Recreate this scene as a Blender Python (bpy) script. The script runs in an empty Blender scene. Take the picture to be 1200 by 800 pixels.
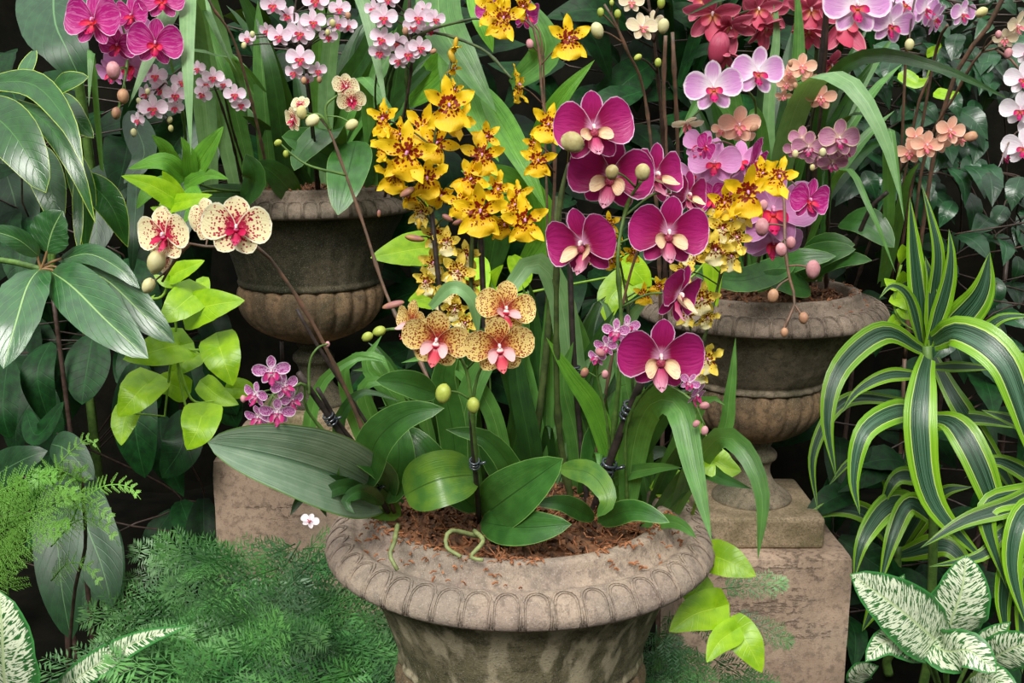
import bpy, math, random
from mathutils import Vector, Matrix, Euler, noise
random.seed(7)
C = bpy.context.scene.collection
PI = math.pi
F = 1287.0
PITCH = math.radians(12)
CAM = Vector((0, 0, 1.75))
cp, sp = math.cos(PITCH), math.sin(PITCH)

# ------------------------------------------------------------ measuring: photograph pixel + distance -> point in metres
def ray(x, y):
    return Vector((0, cp, -sp)) + Vector(((x - 600) / F, 0, 0)) - Vector((0, sp, cp)) * ((y - 400) / F)
def P(x, y, Y):
    d = ray(x, y)
    return CAM + d * (Y / d.y)
def M(px, Y, y=400):                       # how many metres px pixels are at that distance
    return px * Y / ray(600, y).y / F

# ------------------------------------------------------------ materials
class NT:
    def __init__(s, name):
        s.m = bpy.data.materials.new(name); s.m.use_nodes = True
        s.t = s.m.node_tree; s.t.nodes.clear()
        s.out = s.t.nodes.new('ShaderNodeOutputMaterial')
    def n(s, typ, **k):
        nd = s.t.nodes.new(typ)
        for a, v in k.items():
            setattr(nd, a, v)
        return nd
    def put(s, sock, v):
        if v is None: return
        if isinstance(v, bpy.types.NodeSocket): s.t.links.new(v, sock)
        elif isinstance(v, (tuple, list)) and len(v) == 3 and sock.type == 'RGBA': sock.default_value = (*v, 1)
        else: sock.default_value = v
    def math(s, op, a, b=None, clamp=False):
        nd = s.n('ShaderNodeMath', operation=op, use_clamp=clamp)
        s.put(nd.inputs[0], a); s.put(nd.inputs[1], b)
        return nd.outputs[0]
    def mix(s, f, a, b, blend='MIX'):
        nd = s.n('ShaderNodeMix', data_type='RGBA', blend_type=blend, clamp_factor=True)
        s.put(nd.inputs[0], f); s.put(nd.inputs[6], a); s.put(nd.inputs[7], b)
        return nd.outputs[2]
    def step(s, v, lo, hi, a=0.0, b=1.0):
        nd = s.n('ShaderNodeMapRange', interpolation_type='SMOOTHSTEP')
        s.put(nd.inputs[0], v); s.put(nd.inputs[1], lo); s.put(nd.inputs[2], hi); s.put(nd.inputs[3], a); s.put(nd.inputs[4], b)
        return nd.outputs[0]
    def noise(s, vec, scale, detail=3, rough=.5, dist=0):
        nd = s.n('ShaderNodeTexNoise'); s.put(nd.inputs['Vector'], vec)
        nd.inputs['Scale'].default_value = scale; nd.inputs['Detail'].default_value = detail
        nd.inputs['Roughness'].default_value = rough; nd.inputs['Distortion'].default_value = dist
        return nd.outputs[0]
    def voro(s, vec, scale, feature='F1', rnd=1):
        nd = s.n('ShaderNodeTexVoronoi', feature=feature); s.put(nd.inputs['Vector'], vec)
        nd.inputs['Scale'].default_value = scale
        nd.inputs['Randomness'].default_value = rnd
        return nd.outputs[0]
    def attr(s, name):
        nd = s.n('ShaderNodeAttribute', attribute_name=name)
        return nd
    def sep(s, v):
        nd = s.n('ShaderNodeSeparateXYZ'); s.put(nd.inputs[0], v); return nd.outputs
    def comb(s, x, y, z=0.0):
        nd = s.n('ShaderNodeCombineXYZ'); s.put(nd.inputs[0], x); s.put(nd.inputs[1], y); s.put(nd.inputs[2], z); return nd.outputs[0]
    def vadd(s, a, b):
        nd = s.n('ShaderNodeVectorMath', operation='ADD'); s.put(nd.inputs[0], a); s.put(nd.inputs[1], b); return nd.outputs[0]
    def rand(s):
        return s.n('ShaderNodeObjectInfo').outputs['Random']
    def obj(s):
        return s.n('ShaderNodeTexCoord').outputs['Object']
    def pos(s):
        return s.n('ShaderNodeNewGeometry').outputs['Position']
    def bump(s, h, strength, dist=.01, normal=None):
        nd = s.n('ShaderNodeBump'); nd.inputs['Strength'].default_value = strength; nd.inputs['Distance'].default_value = dist
        s.put(nd.inputs['Height'], h); s.put(nd.inputs['Normal'], normal); return nd.outputs[0]
    def finish(s, col, rough=.5, normal=None, trans=0.0, tcol=None, spec=.5, coat=0.0):
        b = s.n('ShaderNodeBsdfPrincipled')
        s.put(b.inputs['Base Color'], col); s.put(b.inputs['Roughness'], rough); s.put(b.inputs['Normal'], normal)
        b.inputs['Specular IOR Level'].default_value = spec
        b.inputs['Coat Weight'].default_value = coat
        last = b.outputs[0]
        if trans:
            t = s.n('ShaderNodeBsdfTranslucent'); s.put(t.inputs[0], tcol if tcol is not None else col); s.put(t.inputs['Normal'], normal)
            mx = s.n('ShaderNodeMixShader'); mx.inputs[0].default_value = trans
            s.t.links.new(last, mx.inputs[1]); s.t.links.new(t.outputs[0], mx.inputs[2]); last = mx.outputs[0]
        s.t.links.new(last, s.out.inputs[0])
        return s.m

def hexc(h):                                # sRGB hex -> linear
    h = h.lstrip('#')
    r = [int(h[i:i+2], 16) / 255 for i in (0, 2, 4)]
    return tuple(((c / 12.92) if c <= .04045 else ((c + .055) / 1.055) ** 2.4) for c in r)

def H(c): return hexc(c) if isinstance(c, str) else c

def leaf_mat(name, base, base2, rib=None, ribw=.05, vein=0.0, nv=14, slant=.5, lines=0.0, edge=None, ew=.003,
             rough=.35, trans=.12, spec=.5, bump=.25, var=.25, coat=0.0):
    """leaf: uv.x across, uv.y along; pv = (across, along, distance from the outline) in metres"""
    t = NT(name)
    u, v, _ = t.sep(t.n('ShaderNodeUVMap').outputs[0])
    pv = t.attr('pv').outputs['Vector']; e = t.sep(pv)[2]
    s = t.math('ABSOLUTE', t.math('SUBTRACT', t.math('MULTIPLY', u, 2.0), 1.0))
    n1 = t.noise(t.vadd(pv, t.comb(t.math('MULTIPLY', t.rand(), 9.0), 0.0)), 35, 3)
    col = t.mix(t.step(n1, .3, .7), H(base), H(base2))
    # side veins
    w = t.math('FRACT', t.math('MULTIPLY', t.math('SUBTRACT', v, t.math('MULTIPLY', s, slant * .3)), float(nv)))
    w = t.math('ABSOLUTE', t.math('SUBTRACT', w, .5))
    vl = t.step(w, .0, .09, 1.0, 0.0)
    ribc = H(rib) if rib else H(base2)
    if vein: col = t.mix(t.math('MULTIPLY', vl, vein), col, ribc)
    ln = t.noise(t.comb(t.math('MULTIPLY', u, 14.0), t.math('MULTIPLY', v, .6)), 3, 2)
    if lines: col = t.mix(t.math('MULTIPLY', t.step(ln, .35, .65), lines), col, ribc)
    rb = t.step(s, ribw * .4, ribw, 1.0, 0.0)
    if rib: col = t.mix(t.math('MULTIPLY', rb, .85), col, ribc)
    if edge: col = t.mix(t.step(t.math('ADD', e, t.math('MULTIPLY', t.math('SUBTRACT', n1, .5), ew * 1.5)), ew * .6, ew * 1.2, 1.0, 0.0), col, H(edge))
    # each leaf a touch different
    hsv = t.n('ShaderNodeHueSaturation'); t.put(hsv.inputs['Color'], col)
    t.put(hsv.inputs['Value'], t.math('ADD', t.math('MULTIPLY', t.rand(), 2 * var), 1 - var))
    hgt = t.math('ADD', t.math('MULTIPLY', vl, -.3 if vein else 0.0), t.math('MULTIPLY', rb, -.6))
    hgt = t.math('ADD', hgt, t.math('MULTIPLY', n1, .25))
    hgt = t.math('ADD', hgt, t.math('MULTIPLY', ln, .8 if lines or vein == 0 else .2))
    nm = t.bump(hgt, bump, .004)
    tc = t.mix(.5, hsv.outputs[0], (.35, .6, .03))
    return t.finish(hsv.outputs[0], rough, nm, trans, tc, spec, coat)

def pet_mat(name, base, tip=None, edge=None, ew=.02, eo=1.0, center=None, cr=.15, cs=.1, vein=None, vs=0.0, vf=11.0,
            spots=None, sscale=22, st=.35, sfar=.5, back=None, rough=.5, trans=.28, var=.08):
    """petal: pv = (across, along, distance from outline) in units of the flower's width"""
    t = NT(name)
    u, v, _ = t.sep(t.n('ShaderNodeUVMap').outputs[0])
    pv = t.attr('pv').outputs['Vector']; px, pr, e = t.sep(pv)
    off = t.math('MULTIPLY', t.rand(), 13.0)
    base = H(base); tip = H(tip) if tip else base
    col = t.mix(t.step(pr, .08, .42), base, tip)
    ln = t.noise(t.comb(t.math('MULTIPLY', u, vf), t.math('MULTIPLY', v, 1.6), off), 1.6, 3, .6, .4)
    if vein: col = t.mix(t.math('MULTIPLY', t.step(ln, .47, .6), vs), col, H(vein))
    if center: col = t.mix(t.step(t.math('ADD', pr, t.math('MULTIPLY', t.math('SUBTRACT', ln, .5), cs)), cr - cs, cr + cs * .6, 1.0, 0.0), col, H(center))
    if spots:
        d = t.voro(t.vadd(pv, t.comb(off, off)), sscale)
        thr = t.math('SUBTRACT', st, t.math('MULTIPLY', t.step(pr, .08, .45), st * (1 - sfar)))
        k = t.step(t.math('SUBTRACT', d, thr), -.05, .05, 1.0, 0.0)
        col = t.mix(k, col, H(spots))
    if edge:
        ee = t.math('ADD', e, t.math('MULTIPLY', t.math('SUBTRACT', ln, .5), ew * 1.6))
        col = t.mix(t.math('MULTIPLY', t.step(ee, ew * .5, ew * 1.3, 1.0, 0.0), eo), col, H(edge))
    if back:
        bf = t.n('ShaderNodeNewGeometry').outputs['Backfacing']
        col = t.mix(t.math('MULTIPLY', t.math('SUBTRACT', 1.0, bf), .8), col, H(back))
    hsv = t.n('ShaderNodeHueSaturation'); t.put(hsv.inputs['Color'], col)
    t.put(hsv.inputs['Value'], t.math('ADD', t.math('MULTIPLY', t.rand(), 2 * var), 1 - var))
    nm = t.bump(ln, .25, .006)
    return t.finish(hsv.outputs[0], rough, nm, trans, hsv.outputs[0], .35)

def plain_mat(name, base, base2=None, scale=40, rough=.6, bump=.2, trans=0, spec=.4, var=.1, detail=4):
    t = NT(name); o = t.obj()
    n1 = t.noise(o, scale, detail, .6)
    col = t.mix(t.step(n1, .32, .68), H(base), H(base2 or base))
    hsv = t.n('ShaderNodeHueSaturation'); t.put(hsv.inputs['Color'], col)
    t.put(hsv.inputs['Value'], t.math('ADD', t.math('MULTIPLY', t.rand(), 2 * var), 1 - var))
    return t.finish(hsv.outputs[0], rough, t.bump(n1, bump, .005), trans, None, spec)

# ------------------------------------------------------------ mesh gathering
class G:
    def __init__(s): s.v = []; s.f = []; s.uv = []; s.pv = []; s.mi = []; s.cur = 0
    def grid(s, rows, uvs, pvs):
        b = len(s.v); nu = len(rows[0])
        for r, a, p in zip(rows, uvs, pvs):
            s.v += [tuple(q) for q in r]; s.uv += a; s.pv += p
        for j in range(len(rows) - 1):
            for i in range(nu - 1):
                s.f.append((b + j*nu + i, b + j*nu + i + 1, b + (j+1)*nu + i + 1, b + (j+1)*nu + i)); s.mi.append(s.cur)
    def vert(s, p, uv=(.5, .5), pv=(0, 0, 1)):
        s.v.append(tuple(p)); s.uv.append(uv); s.pv.append(pv); return len(s.v) - 1
    def face(s, ids): s.f.append(tuple(ids)); s.mi.append(s.cur)
    def tube(s, pts, r, seg=6, cap=True):
        n = len(pts); rr = r if isinstance(r, (list, tuple)) else [r] * n
        up = Vector((.3, .2, 1)).normalized(); prev = None; rings = []
        for k in range(n):
            T = (pts[min(k+1, n-1)] - pts[max(k-1, 0)])
            T = T.normalized() if T.length > 1e-9 else Vector((0, 0, 1))
            A = prev - T * prev.dot(T) if prev is not None else T.cross(up)
            if A.length < 1e-6: A = T.orthogonal()
            A.normalize(); B = T.cross(A); prev = A
            rings.append([s.vert(pts[k] + (A * math.cos(2*PI*i/seg) + B * math.sin(2*PI*i/seg)) * rr[k], (i / seg, k / max(1, n-1)), (0, k / max(1, n-1), 1)) for i in range(seg)])
        for k in range(n - 1):
            for i in range(seg):
                j = (i + 1) % seg
                s.face((rings[k][i], rings[k][j], rings[k+1][j], rings[k+1][i]))
        if cap:
            s.face(rings[0][::-1]); s.face(rings[-1])
    def blob(s, c, rx, ry, rz, rot=None, nu=10, nv=7, bumpf=None):
        rot = rot or Matrix.Identity(3); c = Vector(c); rings = []
        for j in range(nv + 1):
            ph = -PI/2 + PI * j / nv
            row = []
            for i in range(nu):
                th = 2*PI*i/nu; d = Vector((math.cos(ph)*math.cos(th), math.cos(ph)*math.sin(th), math.sin(ph)))
                k = bumpf(d) if bumpf else 1
                q = rot @ Vector((d.x*rx*k, d.y*ry*k, d.z*rz*k))
                row.append(s.vert(c + q, (i/nu, j/nv), (d.x, d.z, .5)))
            rings.append(row)
        for j in range(nv):
            for i in range(nu):
                k = (i+1) % nu
                s.face((rings[j][i], rings[j][k], rings[j+1][k], rings[j+1][i]))
    def box(s, c, h, jit=0):
        b = len(s.v)
        for x in (-1, 1):
            for y in (-1, 1):
                for z in (-1, 1):
                    s.vert(Vector(c) + Vector((x*h[0], y*h[1], z*h[2])) * (1 + random.uniform(-jit, jit)))
        for q in ((0,1,3,2),(4,6,7,5),(0,4,5,1),(2,3,7,6),(0,2,6,4),(1,5,7,3)): s.face([b+i for i in q])
    def mesh(s, name, mats, origin=None, smooth=True):
        me = bpy.data.meshes.new(name)
        o = origin or Vector((0, 0, 0))
        me.from_pydata([(a[0]-o.x, a[1]-o.y, a[2]-o.z) for a in s.v], [], s.f)
        uvl = me.uv_layers.new(name='UVMap')
        buf = []
        for l in me.loops: buf += s.uv[l.vertex_index]
        uvl.data.foreach_set('uv', buf)
        at = me.attributes.new('pv', 'FLOAT_VECTOR', 'POINT')
        at.data.foreach_set('vector', [c for p in s.pv for c in p])
        for m in (mats if isinstance(mats, (list, tuple)) else [mats]): me.materials.append(m)
        me.polygons.foreach_set('material_index', s.mi)
        if smooth: me.polygons.foreach_set('use_smooth', [True] * len(me.polygons))
        me.update()
        return me

def link(name, me, parent=None):
    o = bpy.data.objects.new(name, me); C.objects.link(o)
    if parent is not None: o.parent = parent
    return o
def tag(o, label=None, cat=None, group=None, kind=None):
    if label: o['label'] = label
    if cat: o['category'] = cat
    if group: o['group'] = group
    if kind: o['kind'] = kind
    return o
def thing(name, label, cat, loc, group=None):
    o = bpy.data.objects.new(name, None); C.objects.link(o); o.location = loc; o.empty_display_size = .05
    return tag(o, label, cat, group)
def part(name, g, m, parent, label=None, smooth=True):
    """a mesh in world coordinates, made a child of its thing"""
    o = link(name, g.mesh(name, m, Vector(parent.location) if parent else None, smooth), parent)
    if label: o['label'] = label
    return o

# ------------------------------------------------------------ splines, leaves
def spline(pts, n):
    pts = [Vector(p) for p in pts]
    if len(pts) == 2: return [pts[0].lerp(pts[1], k / n) for k in range(n + 1)]
    q = [pts[0] * 2 - pts[1]] + pts + [pts[-1] * 2 - pts[-2]]
    seg = [0]
    for a, b in zip(pts, pts[1:]): seg.append(seg[-1] + (b - a).length)
    tot = seg[-1]; out = []
    for k in range(n + 1):
        d = tot * k / n; i = 0
        while i < len(pts) - 2 and d > seg[i+1]: i += 1
        t = (d - seg[i]) / max(1e-9, seg[i+1] - seg[i]); p0, p1, p2, p3 = q[i:i+4]
        out.append(.5 * ((2*p1) + (p2-p0)*t + (2*p0-5*p1+4*p2-p3)*t*t + (3*p1-p0-3*p2+p3)*t**3))
    return out

PROF = {
    'oval':  lambda t: math.sin(PI * min(1, max(0, t)) ** .9) ** .62,
    'round': lambda t: math.sin(PI * t ** .85) ** .5,
    'blunt': lambda t: math.sin(PI * min(1, max(0, t)) ** 1.15) ** .55,
    'lance': lambda t: math.sin(PI * (.06 + .94 * t) ** .85) ** .9 if t < 1 else 0,
    'acum':  lambda t: math.sin(PI * (.03 + .97 * t) ** .72) ** 1.15 if t < 1 else 0,
    'heart': lambda t: max(0, math.sin(PI * (.0 + t) ** .5)) ** .72 * (1 - .1 * t),
    'strap': lambda t: (.55 + .45 * min(1, t / .25)) * (1 - max(0, (t - .45) / .55) ** 2.3),
    'drac':  lambda t: (.5 + .5 * min(1, t / .3)) * (1 - max(0, (t - .35) / .65) ** 1.7),
}
FACE = Vector((0, -1, .45)).normalized()
def leaf_geo(g, pts, w, prof='oval', fold=.18, roll=0, roll1=None, face=None, nu=6, nv=14, wave=0, arch=0, tipc=0, waven=5):
    """a leaf blade of real curved surface along the centre line pts (world); w in metres; roll in degrees about the line"""
    n = nv; c = spline(pts, n)
    N0 = (face or FACE); fn = PROF[prof]; roll1 = roll if roll1 is None else roll1
    L = sum((b - a).length for a, b in zip(c, c[1:]))
    rows, uvs, pvs = [], [], []; prevS = None; ph = random.random() * 6
    for k in range(n + 1):
        t = k / n
        T = (c[min(k+1, n)] - c[max(k-1, 0)]).normalized()
        S = T.cross(N0)
        if prevS is not None:
            tr = prevS - T * prevS.dot(T)
            if S.length < .35: S = tr
            elif S.dot(prevS) < 0: S = -S
            S = (S.normalized() * .6 + tr.normalized() * .4)
        if S.length < 1e-6: S = T.orthogonal()
        S.normalize(); prevS = S.copy()
        Nn = S.cross(T).normalized()
        a = math.radians(roll + (roll1 - roll) * t)
        S2 = S * math.cos(a) + Nn * math.sin(a); N2 = Nn * math.cos(a) - S * math.sin(a)
        hw = w / 2 * fn(t); row, ur, pr = [], [], []
        for i in range(nu + 1):
            s = 2 * i / nu - 1
            h = abs(s) * hw * fold * 2 + arch * hw * (1 - s * s)
            if wave: h += wave * hw * abs(s) * math.sin(t * waven * PI * 2 + ph + (1.3 if s > 0 else 0))
            back = 0
            if prof == 'heart': back = -T.normalized() * (abs(s) ** 1.4) * w * .42 * max(0, 1 - t * 2.2)
            p = c[k] + S2 * (s * hw) + N2 * h
            if back: p = p + back
            row.append(p); ur.append(((s + 1) / 2, t)); pr.append((s * hw, t * L, min(hw * (1 - abs(s)), L * (1 - t))))
        rows.append(row); uvs.append(ur); pvs.append(pr)
    g.grid(rows, uvs, pvs)

def parse(s):
    return [tuple(float(q) for q in a.split(',')) for a in s.split()]
def pts3(s):
    a = parse(s) if isinstance(s, str) else s
    return [P(*q) for q in a]
def leaf(parent, s, w, m, prof='oval', name='leaf', **k):
    """s: 'x,y,Y x,y,Y ...' along the midrib as read off the photograph; w: width in pixels at the middle"""
    a = parse(s); q = [P(*b) for b in a]; mid = a[len(a)//2]
    g = G(); leaf_geo(g, q, M(w, mid[2], mid[1]), prof, **k)
    return part(name, g, m, parent)
def stalk(parent, s, r, m, name='stem', seg=6, n=14, r1=None, nodes=0, label=None):
    q = spline(pts3(s), n); r1 = r if r1 is None else r1
    rr = [r + (r1 - r) * k / n for k in range(n + 1)]
    g = G()
    if nodes:
        q = spline(pts3(s), nodes * 5); rr = [(r + (r1 - r) * k / (nodes*5)) * (1.45 if k % 5 == 2 else 1) for k in range(nodes*5 + 1)]
    g.tube(q, rr, seg)
    return part(name, g, m, parent, label)
# ------------------------------------------------------------ flowers
def spr(peak, q): 
    k = math.log(.5) / math.log(peak)
    return lambda t: max(0, math.sin(PI * t ** k)) ** q
def petal(g, ang, L, W, f, y0=0, curl=0, cup=0, wave=0, nu=6, nv=8, base=(0, 0), r0=0, tw=0, wn=3):
    """a tepal in the flower's own space: faces -Y, up +Z, flower about 1 across"""
    a = math.radians(ang); ca, sa = math.cos(a), math.sin(a); ph = random.random() * 6
    rows, uvs, pvs = [], [], []
    for j in range(nv + 1):
        t = (1 - math.cos(PI * j / nv)) / 2 * .6 + .4 * j / nv
        hw = W / 2 * (f(t) if 0 < t < 1 else 0); r = r0 + L * t; row, ur, pr = [], [], []
        for i in range(nu + 1):
            s = 2 * i / nu - 1; x = s * hw
            y = y0 - curl * t * t * L - cup * s * s * hw + tw * s * hw * t
            if wave: y += wave * hw * abs(s) * math.sin(ph + t * wn * 6.28 + s * 1.5)
            row.append((base[0] + r * ca - x * sa, y, base[1] + r * sa + x * ca))
            ur.append(((s + 1) / 2, t)); pr.append((x, r, min(hw * (1 - abs(s)), L * (1 - t) * .8)))
        rows.append(row); uvs.append(ur); pvs.append(pr)
    g.grid(rows, uvs, pvs)

def R(a, b): return random.uniform(a, b)
def phal_tepals(kind):
    g = G(); j = lambda: R(-4, 4)
    broad, sw = kind.get('pw', .46), kind.get('sw', .27); cv = kind.get('curl', .12)
    for s in (1, -1): petal(g, 90 + s * (145 + j()*.6), .44, sw, spr(.55, .62), .03, R(-.1, .15), .15, .06)
    petal(g, 90 + j()*.5, .46, sw * 1.08, spr(.58, .62), .025, R(-.05, .2), .2, .05)
    for s in (1, -1):
        petal(g, 90 + s * (80 + j()), .52, broad, spr(.62, .5), .0, R(-.05, .05) + cv * .3, .12 + cv, .05, nu=8, nv=9)
    return g
def phal_lip(kind):
    g = G(); k = kind.get('lip', 1)
    petal(g, -90, .21 * k, .14 * k, spr(.6, .6), -.06, .8, -.5, .25, base=(0, -.04))           # middle lobe reaching out and down
    g.cur = 1
    for s in (1, -1):
        petal(g, -90 + s * 78, .15 * k, .115 * k, spr(.62, .5), -.02, 1.0, 1.1, .05, base=(0, -.035 * k), tw=s * 1.6)   # side lobes standing up round the column
    g.cur = 0
    for s in (1, -1):                                                                     # the two little whiskers at the tip
        g.tube([Vector((s*.01, -.17*k, -.21*k)), Vector((s*.045, -.2*k, -.2*k)), Vector((s*.05, -.19*k, -.165*k))], [.008, .006, .003], 4)
    g.cur = 2; g.blob((0, -.05*k, -.045*k), .04*k, .045, .04*k, nu=8, nv=5); g.cur = 0
    return g
def phal_column():
    g = G(); g.blob((0, -.05, .02), .026, .05, .032, nu=8, nv=5); g.blob((0, -.085, .0), .02, .02, .022, nu=7, nv=4)
    return g
def tiger_tepals(kind):
    g = G(); w = kind.get('pw', .17)
    for a in (90, 90 + 142, 90 - 142):
        petal(g, a + R(-7, 7), .48, w, spr(.5, .8), .02, R(-.3, .6), .35, .6, wn=2, tw=R(-.4, .4))
    for a in (90 + 66, 90 - 66):
        petal(g, a + R(-8, 8), .46, w * 1.12, spr(.52, .75), .0, R(-.1, .45), .3, .65, wn=2, tw=R(-.5, .5))
    return g
def tiger_lip(kind):
    g = G()
    petal(g, -90 + R(-4, 4), .40, .46, spr(.68, .5), -.04, R(-.1, .35), -.2, .3, nu=8, wn=1.7)
    for s in (1, -1): petal(g, -90 + s * 75, .13, .1, spr(.6, .6), -.02, .2, .3)
    return g
def cymb_tepals(kind):
    g = G()
    for a, L in ((90, .5), (90+70, .48), (90-70, .48), (90+140, .48), (90-140, .48)):
        petal(g, a + R(-8, 8), L, .24, spr(.55, .65), .02, R(.2, .7), .6, .05)
    return g
def cymb_lip(kind):
    g = G(); petal(g, -90, .34, .26, spr(.65, .55), -.05, .9, -.5, .15)
    for s in (1, -1): petal(g, -90 + s*60, .2, .16, spr(.6, .6), -.04, .6, .8)
    return g

WHITE_COL = None
KINDS = {}
SCALE = {'tig': 1.15, 'tigp': 1.2, 'cym': 1.2, 'mag': 1.03}
def kind(key, tep, lipm, colm, shape='phal', n=3, **k):
    tf, lf = {'phal': (phal_tepals, phal_lip), 'tiger': (tiger_tepals, tiger_lip), 'cymb': (cymb_tepals, cymb_lip)}[shape]
    k['shape'] = shape; vs = []
    for i in range(n):
        a = tf(k).mesh('flower', tep); b = lf(k).mesh('lip', lipm if isinstance(lipm, tuple) else (lipm,) * 3)
        c = phal_column().mesh('column', colm)
        vs.append((a, b, c))
    KINDS[key] = vs
def flower(parent, key, x, y, Y, size, yaw=0, pitch=0, roll=0, spin=None, vi=None):
    """size: width in pixels; yaw turns the face to the right of the photo, pitch nods it down"""
    vs = KINDS[key]; a, b, c = vs[vi if vi is not None else random.randrange(len(vs))]
    p = P(x, y, Y); sz = M(size, Y, y)
    o = link('flower', a, parent)
    o.location = p - Vector(parent.location)
    o.rotation_euler = (Matrix.Rotation(math.radians(yaw), 3, 'Z') @ Matrix.Rotation(math.radians(pitch), 3, 'X') @ Matrix.Rotation(math.radians(roll), 3, 'Y')).to_euler()
    o.scale = (sz * SCALE.get(key, 1),) * 3
    l = link('lip', b, o); k = link('column', c, o)
    return p, o
def bud(parent, x, y, Y, size, m, ang=0, fat=.72, label=None):
    """size: length in pixels; ang: lean from upright in the picture plane"""
    g = G(); L = M(size, Y, y) / 2; p = P(x, y, Y)
    rot = Matrix.Rotation(math.radians(ang), 3, 'Y') @ Matrix.Rotation(R(0, 6), 3, 'Z')
    g.blob(p, L*fat, L*fat, L, rot, 12, 9, lambda d: (1 - .16 * max(0, d.z) ** 2) * (1 - .1 * abs(math.sin(1.5 * math.atan2(d.y, d.x)))))
    part('bud', g, m, parent, label); return p
def spike(parent, s, m, r=.0035, r1=.0018, heads=(), name='flower_stem', nodes=5, ped=None, n=30, tips=()):
    """the flower stem with a little stalk to the back of every flower and bud"""
    q = spline(pts3(s), n); g = G()
    rr = [(r + (r1 - r) * k / n) * (1.5 if nodes and k % max(1, n // nodes) == 3 else 1) for k in range(n + 1)]
    g.tube(q, rr, 7)
    for h in heads:
        h = Vector(h); lo = n // 3
        best = min(range(lo, n + 1), key=lambda k: (q[k] - h).length + max(0, (q[k] - h).dot(Vector((0, 0, 1)))) * .3)
        a = q[max(0, best - 1)]; b = h + Vector((0, .006, 0))
        if (a - b).length < .25:
            mid = a.lerp(b, .5) + Vector((0, .008, -.004 + (b - a).length * .12))
            g.tube(spline([a, mid, b], 6), [ped or r1 * .75] * 7, 5)
    return part(name, g, m, parent)
def stake(parent, s, r, m, name='stake', clips=(), cm=None):
    q = pts3(s); g = G(); g.tube(spline(q, 8), r, 8); part(name, g, m, parent)
    for t in clips:
        a = q[0].lerp(q[-1], t) if len(q) == 2 else spline(q, 20)[int(t * 20)]; T = (q[-1] - q[0]).normalized()
        g = G(); k = T.orthogonal().normalized(); b = T.cross(k)
        for dz in (-1, 0, 1):
            c = a + T * dz * r * 1.6
            g.tube([c + (k * math.cos(u) + b * math.sin(u)) * r * 1.75 for u in [i * PI / 5 for i in range(11)]], r * .42, 5)
        g.tube([a + Vector((r*1.5, -r, 0)), a + Vector((r*4, -r*2, r))], r*.5, 5)
        part('clip', g, cm, parent)

# ------------------------------------------------------------ fern fronds
def frond_geo(g, c, width, nb=14, sub=8, leafl=.1, ang=58, face=None, thick=.0012, lw=.28, fork=True, shape=1.0, droop=.25):
    """c: points of the rachis (world or local); branches on both sides, each with narrow forked leaflets"""
    n = len(c) - 1; N0 = face or FACE; 
    g.tube(c, [thick * (1 - .7 * k / n) for k in range(n + 1)], 4)
    for b in range(nb):
        t = .08 + .9 * b / nb; f = t * n; k = int(f); p = c[k].lerp(c[min(n, k+1)], f - k)
        T = (c[min(n, k+1)] - c[max(0, k-1)]).normalized(); S = T.cross(N0).normalized(); N = S.cross(T).normalized()
        bl = width * .5 * (math.sin(PI * (t * .82 + .16)) ** .8) * shape * R(.8, 1.1)
        for sd in (1, -1):
            a = math.radians(ang * R(.85, 1.15) * (1 - .35 * t)); D = (T * math.cos(a) + S * sd * math.sin(a)).normalized()
            E = D.cross(N).normalized()
            g.tube([p, p + D * bl - N * bl * droop * .5], [thick * .5, thick * .25], 3, False)
            for i in range(sub):
                u = .12 + .88 * i / sub; q = p + D * bl * u - N * bl * droop * u * u * .6
                ll = leafl * width * (1 - .55 * u)
                for sd2 in (1, -1):
                    dd = (D * .75 + E * sd2 * R(.6, .95) + N * R(-.15, .3)).normalized()
                    w = dd.cross(N).normalized() * ll * lw * .5
                    i0 = g.vert(q, (.5, 0)); i1 = g.vert(q + dd * ll * .5 + w, (1, .5)); i2 = g.vert(q + dd * ll, (.5, 1)); i3 = g.vert(q + dd * ll * .5 - w, (0, .5))
                    g.face((i0, i1, i2, i3))
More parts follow.
